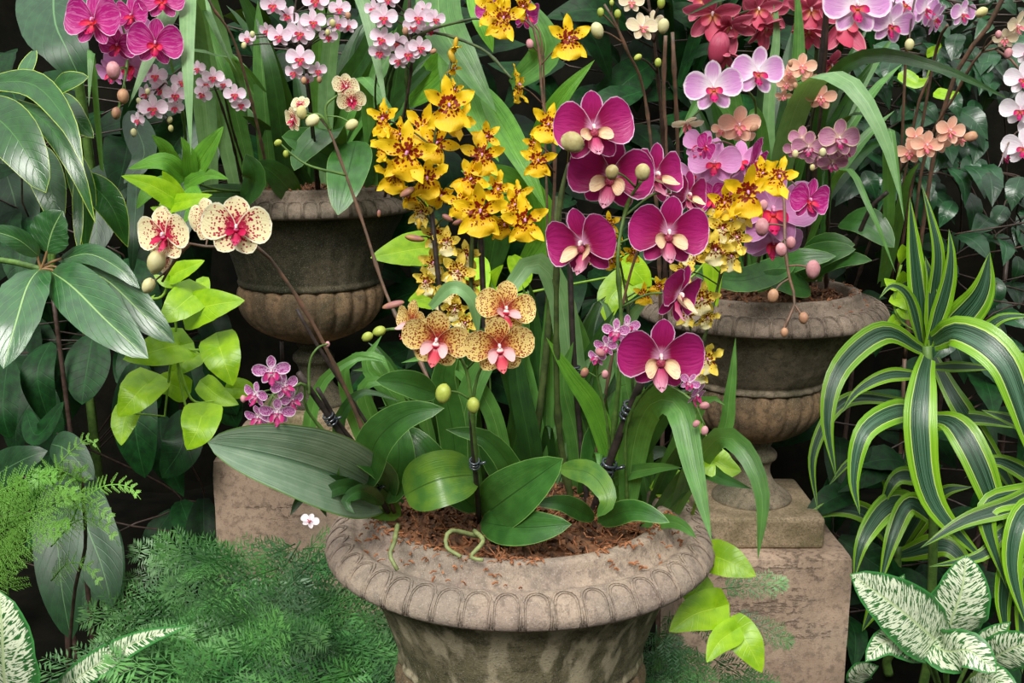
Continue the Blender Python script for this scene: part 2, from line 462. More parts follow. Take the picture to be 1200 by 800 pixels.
# ------------------------------------------------------------ stone, earth, light
def stone_mat(name, a, b, dark, moss, mossamt=.5, scale=1.0, streak=0.0, pits=0.0, layers=0.0):
    t = NT(name); p = t.pos()
    n1 = t.noise(p, 7 * scale, 5, .6); n2 = t.noise(p, 60 * scale, 6, .7); n3 = t.noise(p, 260, 3, .7)
    x, y, z = t.sep(p)
    col = t.mix(t.step(n1, .35, .65), H(a), H(b))
    col = t.mix(t.math('MULTIPLY', t.step(n2, .46, .62), .55), col, H(dark))
    mo = t.noise(p, 4.2 * scale, 4, .65, .3)
    col = t.mix(t.math('MULTIPLY', t.step(mo, .5, .66), mossamt), col, H(moss))
    h = t.math('ADD', t.math('MULTIPLY', n2, .6), t.math('MULTIPLY', n3, .5))
    if streak:
        st = t.noise(t.comb(t.math('MULTIPLY', x, 24.0), t.math('MULTIPLY', y, 24.0), t.math('MULTIPLY', z, 5.0)), 1, 3)
        col = t.mix(t.math('MULTIPLY', t.step(st, .5, .62), streak), col, H('#b3a78b'))
    if layers:
        ly = t.noise(t.comb(t.math('MULTIPLY', x, 7.0), t.math('MULTIPLY', y, 7.0), t.math('MULTIPLY', z, 42.0)), 1, 5, .65)
        pit = t.step(t.math('ADD', t.math('MULTIPLY', ly, .6), t.math('MULTIPLY', n2, .4)), .53, .6)
        big = t.step(t.noise(t.comb(t.math('MULTIPLY', x, 3.0), y, t.math('MULTIPLY', z, 9.0)), 1, 2), .45, .6)
        pit = t.math('MULTIPLY', pit, big)
        col = t.mix(t.math('MULTIPLY', pit, .45), col, H(dark)); h = t.math('SUBTRACT', h, t.math('MULTIPLY', pit, 1.6))
    sp_ = t.step(n3, .56, .66); n4 = t.noise(p, 420, 2, .7)
    col = t.mix(t.math('MULTIPLY', sp_, .5), col, H(dark))
    col = t.mix(t.math('MULTIPLY', t.step(n4, .58, .66), .3), col, (.55, .5, .45))
    return t.finish(col, .88, t.bump(h, .6, .006), 0, None, .25)

M_rim = stone_mat('rim_stone', '#a3917f', '#8a7a6e', '#5f534b', '#80796c', .4)
M_bowl = stone_mat('bowl_stone', '#837a5f', '#565239', '#302e1f', '#3c3f24', .8, .9, .75)
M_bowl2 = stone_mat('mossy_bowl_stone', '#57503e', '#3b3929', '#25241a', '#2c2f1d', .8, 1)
M_bowl3 = stone_mat('brown_bowl_stone', '#8f816c', '#655c4b', '#403a2d', '#4a4a36', .6, 1)
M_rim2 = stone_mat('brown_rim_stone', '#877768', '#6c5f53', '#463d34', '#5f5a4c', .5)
M_gad = stone_mat('gadroon_stone', '#96795a', '#64543f', '#3c3529', '#3f3d2a', .65, 1.2)
M_block = stone_mat('block_stone', '#b9a08a', '#a18a76', '#6c5b4d', '#a89886', .3, .8, 0, 1, 1)
M_slab = stone_mat('slab_stone', '#a38f74', '#7d6f54', '#4a4230', '#5f5f3c', .55, 2.2)
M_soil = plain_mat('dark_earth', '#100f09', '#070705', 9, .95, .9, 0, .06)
M_mulch = plain_mat('bark', '#7a5236', '#33241a', 60, .9, .6, var=.3)
M_moss = plain_mat('sphagnum', '#a8704a', '#6a3c22', 90, .95, .6)

def lathe(g, c, prof, n=96, rf=None):
    c = Vector(c); rings = []
    for (r, z) in prof:
        rings.append([g.vert(c + Vector((math.cos(2*PI*i/n), math.sin(2*PI*i/n), 0)) * (r * (rf(r, z, 2*PI*i/n) if rf else 1)) + Vector((0, 0, z)), (i/n, z)) for i in range(n)])
    for a, b in zip(rings, rings[1:]):
        for i in range(n): g.face((a[i], a[(i+1) % n], b[(i+1) % n], b[i]))
def dense(pr, k=4):
    q = spline([Vector((r, 0, z)) for r, z in pr], (len(pr)-1) * k); return [(v.x, v.z) for v in q]

def urn(cx, cy, ztop, label, s=1.0, h=.70, bowlm=M_bowl, gs=1.0, rimm=None):
    rimm = rimm or M_rim
    u = thing('garden_urn', label, 'urn', (cx, cy, ztop - h), 'carved stone urns')
    c = Vector((cx, cy, ztop)); wob = lambda r, z, a: 1 + .006 * noise.noise(Vector((math.cos(a)*2, math.sin(a)*2, z*9)))
    S = lambda pr: [(r*s, z*(h/.70) if z < -.09 else z*s) for r, z in pr]
    g = G()
    rim = [(.232, -.16), (.236, -.07), (.24, -.02), (.243, -.004), (.249, 0), (.262, -.001), (.267, -.004), (.269, -.013), (.273, -.022), (.282, -.035), (.29, -.036), (.295, -.032), (.302, -.0295), (.312, -.031), (.322, -.036), (.332, -.045), (.34, -.056), (.343, -.066), (.341, -.074), (.335, -.079), (.325, -.081), (.312, -.082), (.30, -.084)]
    lathe(g, c, dense(S(rim), 3), 128, wob); part('rim', g, rimm, u)
    # egg moulding: raised arches all round the roll
    g = G(); N = 46
    rollp = [Vector((r*s, 0, z*s)) for r, z in rim[12:20]]
    roll = spline(rollp, 20)
    def on(ang, t):
        f = max(0, min(19.999, t * 20)); k = int(f); q = roll[k].lerp(roll[k+1], f-k)
        return c + Vector((math.cos(ang)*(q.x+.0012), math.sin(ang)*(q.x+.0012), q.z + .0012))
    for i in range(N):
        a0 = 2*PI*i/N; hw = 2*PI/N * .47
        for k, (sc_, th) in enumerate(((1, .0018), (.84, .0011))):
            pts = []
            for j in range(15):
                u_ = j / 14 * 2 - 1
                if abs(u_) < .62:
                    a_ = u_ / .62 * PI / 2; x = math.sin(a_); y_ = .04 + .07 * k + .34 * (1 - math.cos(a_))
                else:
                    f_ = (abs(u_) - .62) / .38; x = math.copysign(1 - .06 * f_, u_); y_ = .38 + .07 * k + .48 * f_
                pts.append(on(a0 + x * hw * sc_, min(.93, y_)))
            g.tube(pts, th * s, 5)
        am = a0 + PI / N
        g.tube([on(am, .3), on(am, .5), on(am, .8)], [.0035*s, .0022*s, .001], 5)
    part('egg_moulding', g, rimm, u)
    g = G()
    nk = .183 * gs
    bowl = [(nk + (.302 - nk) * k, z) for k, z in (((1, -.083), (.86, -.095), (.68, -.115), (.5, -.14), (.34, -.17), (.2, -.2), (.08, -.23), (.02, -.246), (0, -.252)) if gs > 1 else ((1, -.083), (.9, -.1), (.76, -.125), (.62, -.15), (.45, -.18), (.28, -.21), (.12, -.235), (.02, -.248), (0, -.252))) + ( (.04, -.258), (.03, -.266), (-.04, -.27))]
    fl = (lambda r, z, a: wob(r, z, a) * (1 + .008 * math.sin(a * 28 + 2)))
    lathe(g, c, dense(S(bowl), 4), 140, fl); part('bowl', g, bowlm, u)
    g = G()
    gad = [(r * (1 + (gs - 1) * min(1, (r - .04) / .1)), z) for r, z in [(.176, -.268), (.186, -.28), (.19, -.30), (.186, -.33), (.172, -.36), (.145, -.39), (.105, -.415), (.065, -.43), (.045, -.437)]]
    lathe(g, c, dense(S(gad), 4), 168, lambda r, z, a: wob(r, z, a) * (.945 + .06 * abs(math.sin(a * 12)) ** .6 if r < .19*s*gs else 1)); part('gadroon', g, M_gad, u)
    g = G()
    stem = [(.05, -.434), (.052, -.445), (.046, -.455), (.055, -.463), (.066, -.473), (.066, -.487), (.056, -.497), (.05, -.51), (.05, -.53), (.058, -.55), (.075, -.572), (.1, -.59), (.112, -.6), (.113, -.612), (.10, -.618)]
    lathe(g, c, dense(S(stem), 3), 64, wob); part('stem', g, bowlm, u)
    g = G(); hh = .045 * h / .7; g.box(c + Vector((0, 0, -h + hh)), (.17*s, .17*s, hh))
    o = part('base', g, M_slab, u, smooth=False); bv(o, .012)
    return u
def bv(o, w, seg=3):
    m = o.modifiers.new('Bevel', 'BEVEL'); m.width = w; m.segments = seg; m.limit_method = 'ANGLE'

def block(c, h, label, m=M_block):
    g = G(); n = 14
    # six faces subdivided and weathered a little
    c = Vector(c)
    faces = [((1,0,0),(0,1,0),(0,0,1)), ((-1,0,0),(0,-1,0),(0,0,1)), ((0,1,0),(-1,0,0),(0,0,1)), ((0,-1,0),(1,0,0),(0,0,1)), ((0,0,1),(1,0,0),(0,1,0))]
    for nn, a, b in faces:
        nn, a, b = Vector(nn), Vector(a), Vector(b); rows, us, ps = [], [], []
        for j in range(n+1):
            row = []
            for i in range(n+1):
                q = nn + a * (2*i/n-1) + b * (2*j/n-1)
                q = Vector((q.x*h[0], q.y*h[1], q.z*h[2]))
                r = Vector((max(0, abs(q.x)-h[0]+.012), max(0, abs(q.y)-h[1]+.012), max(0, abs(q.z)-h[2]+.012)))
                if r.length > .012:
                    k = (r.length - .012)
                    q -= Vector((math.copysign(r.x, q.x), math.copysign(r.y, q.y), math.copysign(r.z, q.z))).normalized() * k
                q += Vector([noise.noise(q * 14 + Vector((k*9, 0, 3))) * .003 for k in range(3)])
                row.append(c + q)
            rows.append(row); us.append([(i/n, j/n) for i in range(n+1)]); ps.append([(0, 0, 1)] * (n+1))
        g.grid(rows, us, ps)
    g.cur = 0
    o = link('stone_plinth', g.mesh('stone_plinth', m, c)); o.location = c
    return tag(o, label, 'plinth')

# urns
UF = (.0145, 1.80, 1.082); UR = (.70, 3.05, 1.258); UL = (-.63, 3.40, 1.52)
urn(*UF, 'stone urn in front with spotted and magenta orchids, mulch and egg-carved rim', .975, .72, bowlm=M_bowl, gs=1.2)
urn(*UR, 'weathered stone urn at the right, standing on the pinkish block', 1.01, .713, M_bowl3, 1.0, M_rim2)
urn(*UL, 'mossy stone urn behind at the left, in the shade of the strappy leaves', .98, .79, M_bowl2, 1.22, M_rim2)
def plinth_at(u, h, hw, y0, label):
    zt = u[2] - h; block((u[0], y0, zt/2), (hw, hw, zt/2), label)
plinth_at(UR, .713, .235, UR[1] - .005, 'pinkish pitted stone block under the right urn')
plinth_at(UL, .79, .262, UL[1] - .03, 'tan stone block under the left urn, behind the big pale leaf')
plinth_at(UF, .72, .24, UF[1], 'low stone block under the front urn')

def spill(g, u, n):
    for k in range(n):
        a = random.choice((R(-1.1, -.2), R(-2.9, -2.2), R(-2.2, -1.4), R(0, .6))); rr = .243 + .055 * random.random() ** 1.7
        q = Vector((u[0] + rr*math.cos(a), u[1] + rr*math.sin(a), u[2] - (.0 if rr < .268 else .001 + (rr - .268) * 1.35 + .008) + .002))
        if rr < .268: q.z = u[2] + .002
        d = Vector((R(-1, 1), R(-1, 1), R(-.1, .3))).normalized() * R(.002, .007); g.cur = 1
        g.tube([q - d, q + Vector((0, 0, .002)), q + d], R(.0008, .0018), 4)
    g.cur = 0
def mulch(u, label, n=420, r=.225, dz=-.03):
    cx, cy, z = u; g = G(); N = 40
    rows, us, ps = [], [], []
    for j in range(13):
        row = []
        for i in range(N + 1):
            rr = r * 1.03 * j / 12; a = 2*PI*i/N; q = Vector((cx + rr*math.cos(a), cy + rr*math.sin(a), 0))
            q.z = z + dz + .022 * (1 - (j/12)**2) + .008 * noise.noise(q * 30)
            row.append(q)
        rows.append(row); us.append([(0, 0)] * (N+1)); ps.append([(0, 0, 1)] * (N+1))
    g.grid(rows, us, ps)
    for k in range(n):
        rr = r * math.sqrt(random.random()) * .98; a = R(0, 6.283)
        q = Vector((cx + rr*math.cos(a), cy + rr*math.sin(a), z + dz + .022 * (1 - (rr/r)**2) + R(.002, .012)))
        rot = Euler((R(-1, 1), R(-1, 1), R(0, 6))).to_matrix(); L = R(.004, .014)
        g.cur = 1 if random.random() < .35 else 0
        if g.cur:     # a wisp of moss
            d = rot @ Vector((1, 0, 0)); pp = [q + d * L * t * 1.6 + Vector((R(-1, 1), R(-1, 1), R(-1, 1))) * .004 for t in (-1, -.3, .3, 1)]
            g.tube(pp, R(.0007, .0014), 4)
        else:
            b = len(g.v)
            for x in (-1, 1):
                for y in (-1, 1):
                    for zz in (-1, 1): g.vert(q + rot @ Vector((x*L*R(.6, 1), y*L*.55*R(.6, 1), zz*.0022)))
            for f in ((0,1,3,2),(4,6,7,5),(0,4,5,1),(2,3,7,6),(0,2,6,4),(1,5,7,3)): g.face([b+i for i in f])
    spill(g, u, n // 5)
    g.cur = 0
    o = link('bark_mulch', g.mesh('bark_mulch', [M_mulch, M_moss], Vector((cx, cy, z + dz)), False)); o.location = (cx, cy, z + dz)
    tag(o, label, 'mulch', kind='stuff')
mulch(UF, 'rusty brown bark mulch filling the front urn', 1500)
mulch(UR, 'brown bark mulch in the right urn', 500)
mulch(UL, 'light brown bark mulch in the left urn', 500)

# ground and the dark planted bank behind
def sheet(name, nx, ny, f, m):
    g = G(); rows = [[Vector(f(i/nx, j/ny)) for i in range(nx+1)] for j in range(ny+1)]
    g.grid(rows, [[(i/nx, j/ny) for i in range(nx+1)] for j in range(ny+1)], [[(0, 0, 1)]*(nx+1)]*(ny+1))
    o = link(name, g.mesh(name, m)); tag(o, kind='structure'); return o
nz = lambda x, y, z, s, a: a * noise.noise(Vector((x, y, z)) * s)
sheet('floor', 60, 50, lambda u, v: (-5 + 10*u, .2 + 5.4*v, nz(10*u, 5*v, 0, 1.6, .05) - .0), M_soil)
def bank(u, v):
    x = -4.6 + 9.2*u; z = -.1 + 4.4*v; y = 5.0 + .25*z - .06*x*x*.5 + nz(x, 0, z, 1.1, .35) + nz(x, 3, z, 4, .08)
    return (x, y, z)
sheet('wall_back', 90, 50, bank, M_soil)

# ------------------------------------------------------------ camera
cam = bpy.data.cameras.new('camera'); co = bpy.data.objects.new('camera', cam); C.objects.link(co)
co.location = CAM; co.rotation_euler = (PI/2 - PITCH, 0, 0)
cam.sensor_width = 36; cam.lens = 36 * F / 1200; cam.clip_start = .05
bpy.context.scene.camera = co
# ------------------------------------------------------------ daylight through the greenhouse roof
sc = bpy.context.scene
w = bpy.data.worlds.new('sky'); sc.world = w; w.use_nodes = True
t = w.node_tree; t.nodes.clear()
tc = t.nodes.new('ShaderNodeTexCoord'); sx = t.nodes.new('ShaderNodeSeparateXYZ'); t.links.new(tc.outputs['Generated'], sx.inputs[0])
mr = t.nodes.new('ShaderNodeValToRGB'); t.links.new(sx.outputs[2], mr.inputs[0])
e = mr.color_ramp.elements; e[0].position = 0.0; e[0].color = (.02, .024, .018, 1); e[1].position = 1; e[1].color = (.98, 1, 1, 1)
a = e.new(.22); a.color = (.15, .16, .14, 1); a = e.new(.5); a.color = (.6, .62, .61, 1)
bg = t.nodes.new('ShaderNodeBackground'); t.links.new(mr.outputs[0], bg.inputs[0]); bg.inputs[1].default_value = 1.25
wo = t.nodes.new('ShaderNodeOutputWorld'); t.links.new(bg.outputs[0], wo.inputs[0])
s = bpy.data.lights.new('sun', 'SUN'); s.energy = 2.9; s.angle = math.radians(25); s.color = (1, .97, .92)
so = bpy.data.objects.new('sun', s); C.objects.link(so); so.rotation_euler = (math.radians(45), math.radians(-14), 0)
sc.view_settings.view_transform = 'Standard'; sc.view_settings.look = 'None'; sc.view_settings.exposure = .5; sc.view_settings.gamma = 1
sc.cycles.max_bounces = 6; sc.cycles.transmission_bounces = 4; sc.cycles.diffuse_bounces = 3
# ------------------------------------------------------------ plant materials
L_orch = leaf_mat('orchid_leaf', '#3b6a2c', '#2c5622', rib='#1f4018', ribw=.035, lines=.12, edge='#6b944a', ew=.0011, rough=.3, trans=.1, var=.2)
L_orch2 = leaf_mat('olive_orchid_leaf', '#5c7f2b', '#3f6a2c', rib='#35551f', ribw=.04, lines=.1, rough=.35, trans=.2)
L_pale = leaf_mat('sky_gloss_leaf', '#a3b99c', '#8ca88a', rib='#5c8060', ribw=.05, lines=.4, edge='#6f9a4a', ew=.002, rough=.3, trans=.06, spec=.8, bump=.6)  # sky reflection on the blade is put into this pale base colour
L_strap = leaf_mat('strap_leaf', '#4d8238', '#3a6a2b', rib='#7aa257', ribw=.04, lines=.3, rough=.36, trans=.2, var=.28)
L_strapd = leaf_mat('dark_strap_leaf', '#264d1e', '#193616', rib='#38622a', ribw=.05, lines=.3, rough=.38, trans=.12, var=.3)
L_straps = leaf_mat('grey_green_strap', '#749c66', '#5f8853', rib='#8aac74', ribw=.05, lines=.4, rough=.42, trans=.2, var=.15)
L_bright = leaf_mat('bright_strap', '#5c9c30', '#427f26', rib='#7cb53c', ribw=.05, lines=.7, rough=.36, trans=.25, bump=.6, var=.15)
L_lime = leaf_mat('lime_leaf', '#9fc91e', '#80b018', rib='#b9dc3e', ribw=.03, vein=.12, nv=9, slant=.7, rough=.38, trans=.3, var=.14)
L_umb = leaf_mat('umbrella_leaf', '#2c5e2c', '#204a24', rib='#8fb26a', ribw=.045, vein=.14, nv=9, slant=1.2, rough=.34, trans=.07, spec=.95, bump=.35, var=.2)
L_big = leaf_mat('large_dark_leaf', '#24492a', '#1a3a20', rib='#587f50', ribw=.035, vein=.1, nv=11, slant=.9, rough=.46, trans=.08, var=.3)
L_limeedge = leaf_mat('lime_edged_leaf', '#2b6426', '#1f4f20', rib='#4f8a36', ribw=.03, vein=.1, edge='#a9c348', ew=.0016, rough=.3, trans=.15, spec=.7)
L_fig = leaf_mat('fig_leaf', '#264e2f', '#193b22', rib='#436c44', ribw=.05, vein=.12, nv=8, rough=.3, trans=.1, var=.4)
L_deep = leaf_mat('shaded_green_leaf', '#123816', '#0b240e', rib='#1f4720', ribw=.04, vein=.08, nv=9, rough=.5, trans=.04, var=.5, spec=.16)  # deep green, darkened further: background shade put into the colour

def drac_mat(name):
    t = NT(name); u, v, _ = t.sep(t.n('ShaderNodeUVMap').outputs[0])
    s = t.math('ABSOLUTE', t.math('SUBTRACT', t.math('MULTIPLY', u, 2.0), 1.0))
    ln = t.noise(t.comb(t.math('MULTIPLY', u, 22.0), t.math('MULTIPLY', v, .5), t.math('MULTIPLY', t.rand(), 20.0)), 2, 3)
    cen = t.mix(t.step(ln, .42, .62), H('#193a20'), H('#4c6f55'))
    lime = t.mix(t.step(ln, .35, .65), H('#86b526'), H('#5f931c'))
    s2 = t.math('ADD', s, t.math('MULTIPLY', t.math('SUBTRACT', ln, .5), .05))
    col = t.mix(t.step(s2, .53, .56), cen, lime)
    col = t.mix(t.step(t.math('ABSOLUTE', t.math('SUBTRACT', s2, .55)), .008, .03, 1.0, 0.0), col, H('#c3d57c'))
    hsv = t.n('ShaderNodeHueSaturation'); t.put(hsv.inputs['Color'], col); t.put(hsv.inputs['Value'], t.math('ADD', t.math('MULTIPLY', t.rand(), .4), .8))
    return t.finish(hsv.outputs[0], .28, t.bump(ln, .5, .004), .16, hsv.outputs[0], .7)
L_drac = drac_mat('striped_leaf')
def dief_mat(name):
    t = NT(name); u, v, _ = t.sep(t.n('ShaderNodeUVMap').outputs[0]); pv = t.attr('pv').outputs['Vector']; px, pr, e = t.sep(pv)
    s = t.math('ABSOLUTE', t.math('SUBTRACT', t.math('MULTIPLY', u, 2.0), 1.0)); ax = t.math('ABSOLUTE', px)
    q = t.comb(t.math('MULTIPLY', t.math('ADD', px, t.math('MULTIPLY', t.rand(), 9.0)), 62.0), t.math('MULTIPLY', t.math('SUBTRACT', pr, t.math('MULTIPLY', ax, .9)), 190.0))
    b = t.noise(q, 1.0, 3, .6, .3)
    thr = t.math('ADD', .515, t.math('MULTIPLY', t.step(s, .7, 1.02), -.2))
    k = t.step(t.math('SUBTRACT', b, thr), -.015, .03)
    cream = t.mix(t.noise(pv, 60), H('#cfdcb4'), H('#e6ead4'))
    grn = t.mix(t.noise(pv, 30), H('#22542c'), H('#3d7838'))
    col = t.mix(k, cream, grn)
    col = t.mix(t.step(e, .002, .006, 1.0, 0.0), col, H('#3f8440'))
    col = t.mix(t.step(s, .02, .06, 1.0, 0.0), col, H('#bccf9a'))
    return t.finish(col, .36, t.bump(t.step(s, .0, .08), .3, .004), .15, col, .5)
L_dief = dief_mat('marbled_leaf')

S_green = plain_mat('green_stem', '#5f7f3a', '#48662c', 60, .5)
S_olive = plain_mat('olive_cane', '#4d5c30', '#2f3a20', 40, .45, var=.05)
S_dark = plain_mat('dark_stem', '#4a3a34', '#33261f', 50, .45)
S_brown = plain_mat('brown_spike', '#7a5a48', '#54463a', 40, .5)
S_stake = plain_mat('stake', '#3a302c', '#241d1b', 80, .6)
S_clip = plain_mat('dark_clip', '#39424a', '#20262c', 30, .2, spec=.9)
S_root = plain_mat('root', '#8f9a62', '#707a4c', 60, .6)
S_lime = plain_mat('lime_vine', '#8eb23a', '#6f9630', 40, .5)
S_red = plain_mat('red_petiole', '#8a6a45', '#7a5b3a', 40, .5)
B_green = plain_mat('green_bud', '#b3bd55', '#8f9f3c', 30, .45, trans=.1)
B_cream = plain_mat('cream_bud', '#dcd7a6', '#c4bb7c', 30, .5, trans=.15)
B_olive = plain_mat('olive_bud', '#b5ac78', '#94804f', 60, .5)
B_pink = plain_mat('pink_bud', '#d9a0a4', '#b87a7e', 45, .5, trans=.15)
B_tan = plain_mat('tan_bud', '#c0956f', '#a97a62', 45, .5, trans=.1)
B_plum = plain_mat('plum_bud', '#8d5a5c', '#a07a3c', 40, .5)
B_yellow = plain_mat('yellow_bud', '#e8b820', '#b5962a', 30, .5, trans=.15)

P_mag = pet_mat('magenta_petal', '#8e0e46', '#b02474', edge='#ecc4e2', ew=.013, eo=.95, center='#ecb4d6', cr=.075, cs=.09, vein='#8a1054', vs=.45, rough=.42)
P_maglip = pet_mat('magenta_lip', '#f3d6a6', '#f9efe2', center='#7c1030', cr=.075, cs=.05, vein='#c8486e', vs=.3)
P_cream = plain_mat('cream_column', '#f4e6dc', '#f0cfd8', 30, .5, trans=.2)
P_pinkcol = plain_mat('pink_column', '#f0b4d2', '#e88fbd', 30, .5, trans=.2)
P_hot = pet_mat('veined_hot_pink_petal', '#c41c86', '#bb1c80', edge='#edc3e2', ew=.014, vein='#ef9ad4', vs=.35, vf=15, center='#a0125e', cr=.1)
P_hotlip = pet_mat('crimson_lip', '#d3165e', '#c01c6a', center='#f0584e', cr=.09)
P_lil = pet_mat('lilac_petal', '#ecc3e6', '#dc9bd6', edge='#f8e6f4', ew=.04, center='#fbf0f8', cr=.18, cs=.12, vein='#cf86ce', vs=.35)
P_lillip = pet_mat('magenta_small_lip', '#c4186c', '#d8207c', center='#d9903c', cr=.07)
P_lav = pet_mat('soft_pink_petal', '#d98bc4', '#dc9ad0', edge='#ecc4e2', ew=.012, vein='#c66bb2', vs=.35, vf=16, center='#e7b9da', cr=.1)
P_spotr = pet_mat('red_spotted_cream_petal', '#f2dfae', '#efe4b4', edge='#f4efcf', ew=.03, center='#c2184a', cr=.17, cs=.1, spots='#a8143c', sscale=21, st=.56, sfar=.45)
P_spotrlip = pet_mat('crimson_pink_lip', '#d4205a', '#e47aa8', center='#b01040', cr=.1)
P_spoty = pet_mat('finely_spotted_yellow_petal', '#e8be58', '#edd184', edge='#f2e2a0', ew=.008, center='#a81830', cr=.19, cs=.16, spots='#8c3420', sscale=30, st=.5, sfar=.75, back='#e6d27c')
P_spotylip = pet_mat('red_lip', '#d2284a', '#ee8a8a', center='#f2d0d4', cr=.08)
P_tiger = pet_mat('tiger_yellow_petal', '#f5c010', '#f8d322', spots='#842210', sscale=14, st=.62, sfar=-.45, trans=.3, rough=.45)
P_tigerlip = pet_mat('tiger_yellow_lip', '#f3bd0e', '#f7cf28', spots='#8a2412', sscale=15, st=.55, sfar=-1.5)
P_tigerp = pet_mat('pale_tiger_petal', '#eecb3e', '#f3d95c', spots='#7a2618', sscale=15, st=.6, sfar=-.1)
P_tigerplip = pet_mat('pale_tiger_lip', '#f2e3a0', '#f6edba', spots='#8a2c18', sscale=15, st=.5, sfar=-1.5)
P_min = pet_mat('pale_pink_petal', '#f3d6e6', '#f5e0ee', edge='#faf0f6', ew=.03, center='#d880ac', cr=.05, vein='#e6b2d0', vs=.4)
P_minlip = pet_mat('rose_lip', '#cf2a5c', '#d84a74', center='#e8a050', cr=.07)
P_pur = pet_mat('purple_mottled_petal', '#d9a6d0', '#cf8cc0', edge='#f2e0ee', ew=.025, center='#f6e8f2', cr=.12, vein='#a02c84', vs=.6, vf=14, spots='#9a2478', sscale=20, st=.45, sfar=.8)
P_purlip = pet_mat('purple_lip', '#b01e66', '#c8408c', center='#f4e0ea', cr=.08)
P_pea = pet_mat('peach_petal', '#f0b096', '#f4c2a6', edge='#f8d8c2', ew=.02, center='#ef9cae', cr=.08, vein='#e08a78', vs=.3)
P_pealip = pet_mat('coral_pink_lip', '#e8708e', '#ee9aa8', center='#f0c890', cr=.07)
P_mauve = pet_mat('veined_mauve_petal', '#dba6bc', '#cf90b0', edge='#efd9b8', ew=.02, center='#e9d0b4', cr=.1, vein='#a8487c', vs=.55, vf=16)
P_white = pet_mat('white_petal', '#f0e6ee', '#f3ecf2', edge='#fbf8fa', ew=.02, center='#e6b4d2', cr=.07, vein='#e2c4da', vs=.3)
P_cy = pet_mat('dusky_rose_petal', '#c0506c', '#c85f78', edge='#dd8f98', ew=.012, vein='#9c3452', vs=.45, vf=9, center='#b0405c', cr=.08)
P_cylip = pet_mat('rose_cream_lip', '#d8607a', '#c83458', center='#f0c060', cr=.08)
P_palec = pet_mat('cream_petal', '#eee3b8', '#ecdcb8', edge='#f4eed4', ew=.02, vein='#dda0a8', vs=.3, center='#dd93a4', cr=.08)

S_throat = plain_mat('maroon_throat', '#6e0f2c', '#a8405a', 60, .5)
P_spotyside = pet_mat('blush_side_lobe', '#f0b8bc', '#f6e2dc', center='#c02444', cr=.06)
P_magmid = pet_mat('pink_white_midlobe', '#c8376e', '#f0d3e0', center='#7c1030', cr=.08, cs=.05, vein='#c04a80', vs=.6)
kind('mag', P_mag, (P_magmid, P_maglip, S_throat), P_cream, n=4, pw=.6, lip=1.4)
kind('hot', P_hot, P_hotlip, P_pinkcol, pw=.64)
kind('lil', P_lil, P_lillip, P_cream, pw=.5, curl=.06)
kind('lav', P_lav, P_hotlip, P_pinkcol, pw=.52)
kind('spotr', P_spotr, P_spotrlip, P_cream, pw=.56, sw=.37, lip=1.0, curl=.04)
kind('spoty', P_spoty, (P_spotylip, P_spotyside, P_spotyside), P_cream, n=4, pw=.48, sw=.34, lip=1.35)
kind('tig', P_tiger, P_tigerlip, P_pinkcol, 'tiger', n=8, pw=.195)
kind('tigp', P_tigerp, P_tigerplip, P_pinkcol, 'tiger', n=5, pw=.23)
kind('min', P_min, P_minlip, P_pinkcol, pw=.5, lip=1.15)
kind('pur', P_pur, P_purlip, P_cream, pw=.36, sw=.24, lip=1.4)
kind('pea', P_pea, P_pealip, P_cream, pw=.4, sw=.3, lip=.9)
kind('mauve', P_mauve, P_purlip, P_cream, pw=.46, sw=.3)
kind('white', P_white, P_lillip, P_cream, pw=.48)
kind('cym', P_cy, P_cylip, P_cream, 'cymb')
kind('palec', P_palec, P_pealip, P_cream, pw=.42)
# ------------------------------------------------------------ plants standing in the front urn
def ground(o, p, r, m, name='stem'):
    q = Vector((p.x + R(-.03, .03), p.y + R(0, .05), .02)); g = G()
    g.tube(spline([q, q.lerp(p, .5) + Vector((R(-.02, .02), .01, 0)), p], 10), [r * 1.3 - r * .3 * k / 10 for k in range(11)], 7); part(name, g, m, o)
FRONT = 'flowering orchids in the front urn'
def heads(parent, kd, s):
    """'x,y,Y,size,yaw,pitch,roll ...' -> flowers, returns where they sit"""
    out = []
    for a in parse(s):
        a = list(a) + [0] * (7 - len(a))
        p, o = flower(parent, kd, *a[:7]); out.append(p)
    return out
def buds(parent, m, s, label=None):
    out = []
    for a in parse(s):
        a = list(a) + [0] * (5 - len(a))
        out.append(bud(parent, a[0], a[1], a[2], a[3], m, a[4], a[5] if len(a) > 5 else .72, label))
    return out
def fanned(parent, base, tips, w, mats, prof='strap', lift=.1, **k):
    """strap leaves from one crown, each rising then arching over to its tip; tips: x,y,Y"""
    b = Vector(P(*base)) if len(base) == 3 else base
    for tx, ty, tY in tips:
        t = P(tx, ty, tY); m1 = b.lerp(t, .35) + Vector((0, 0, lift * R(.6, 1.2))); m2 = b.lerp(t, .75) + Vector((0, 0, lift * R(.7, 1.3)))
        off = Vector((R(-.012, .012), R(-.012, .012), 0))
        g = G(); leaf_geo(g, [b + off, m1, m2, t], w * R(.8, 1.15), prof, fold=k.get('fold', .2), roll=R(-35, 35), roll1=R(-40, 40), nv=k.get('nv', 14), nu=4)
        part('leaf', g, random.choice(mats), parent)

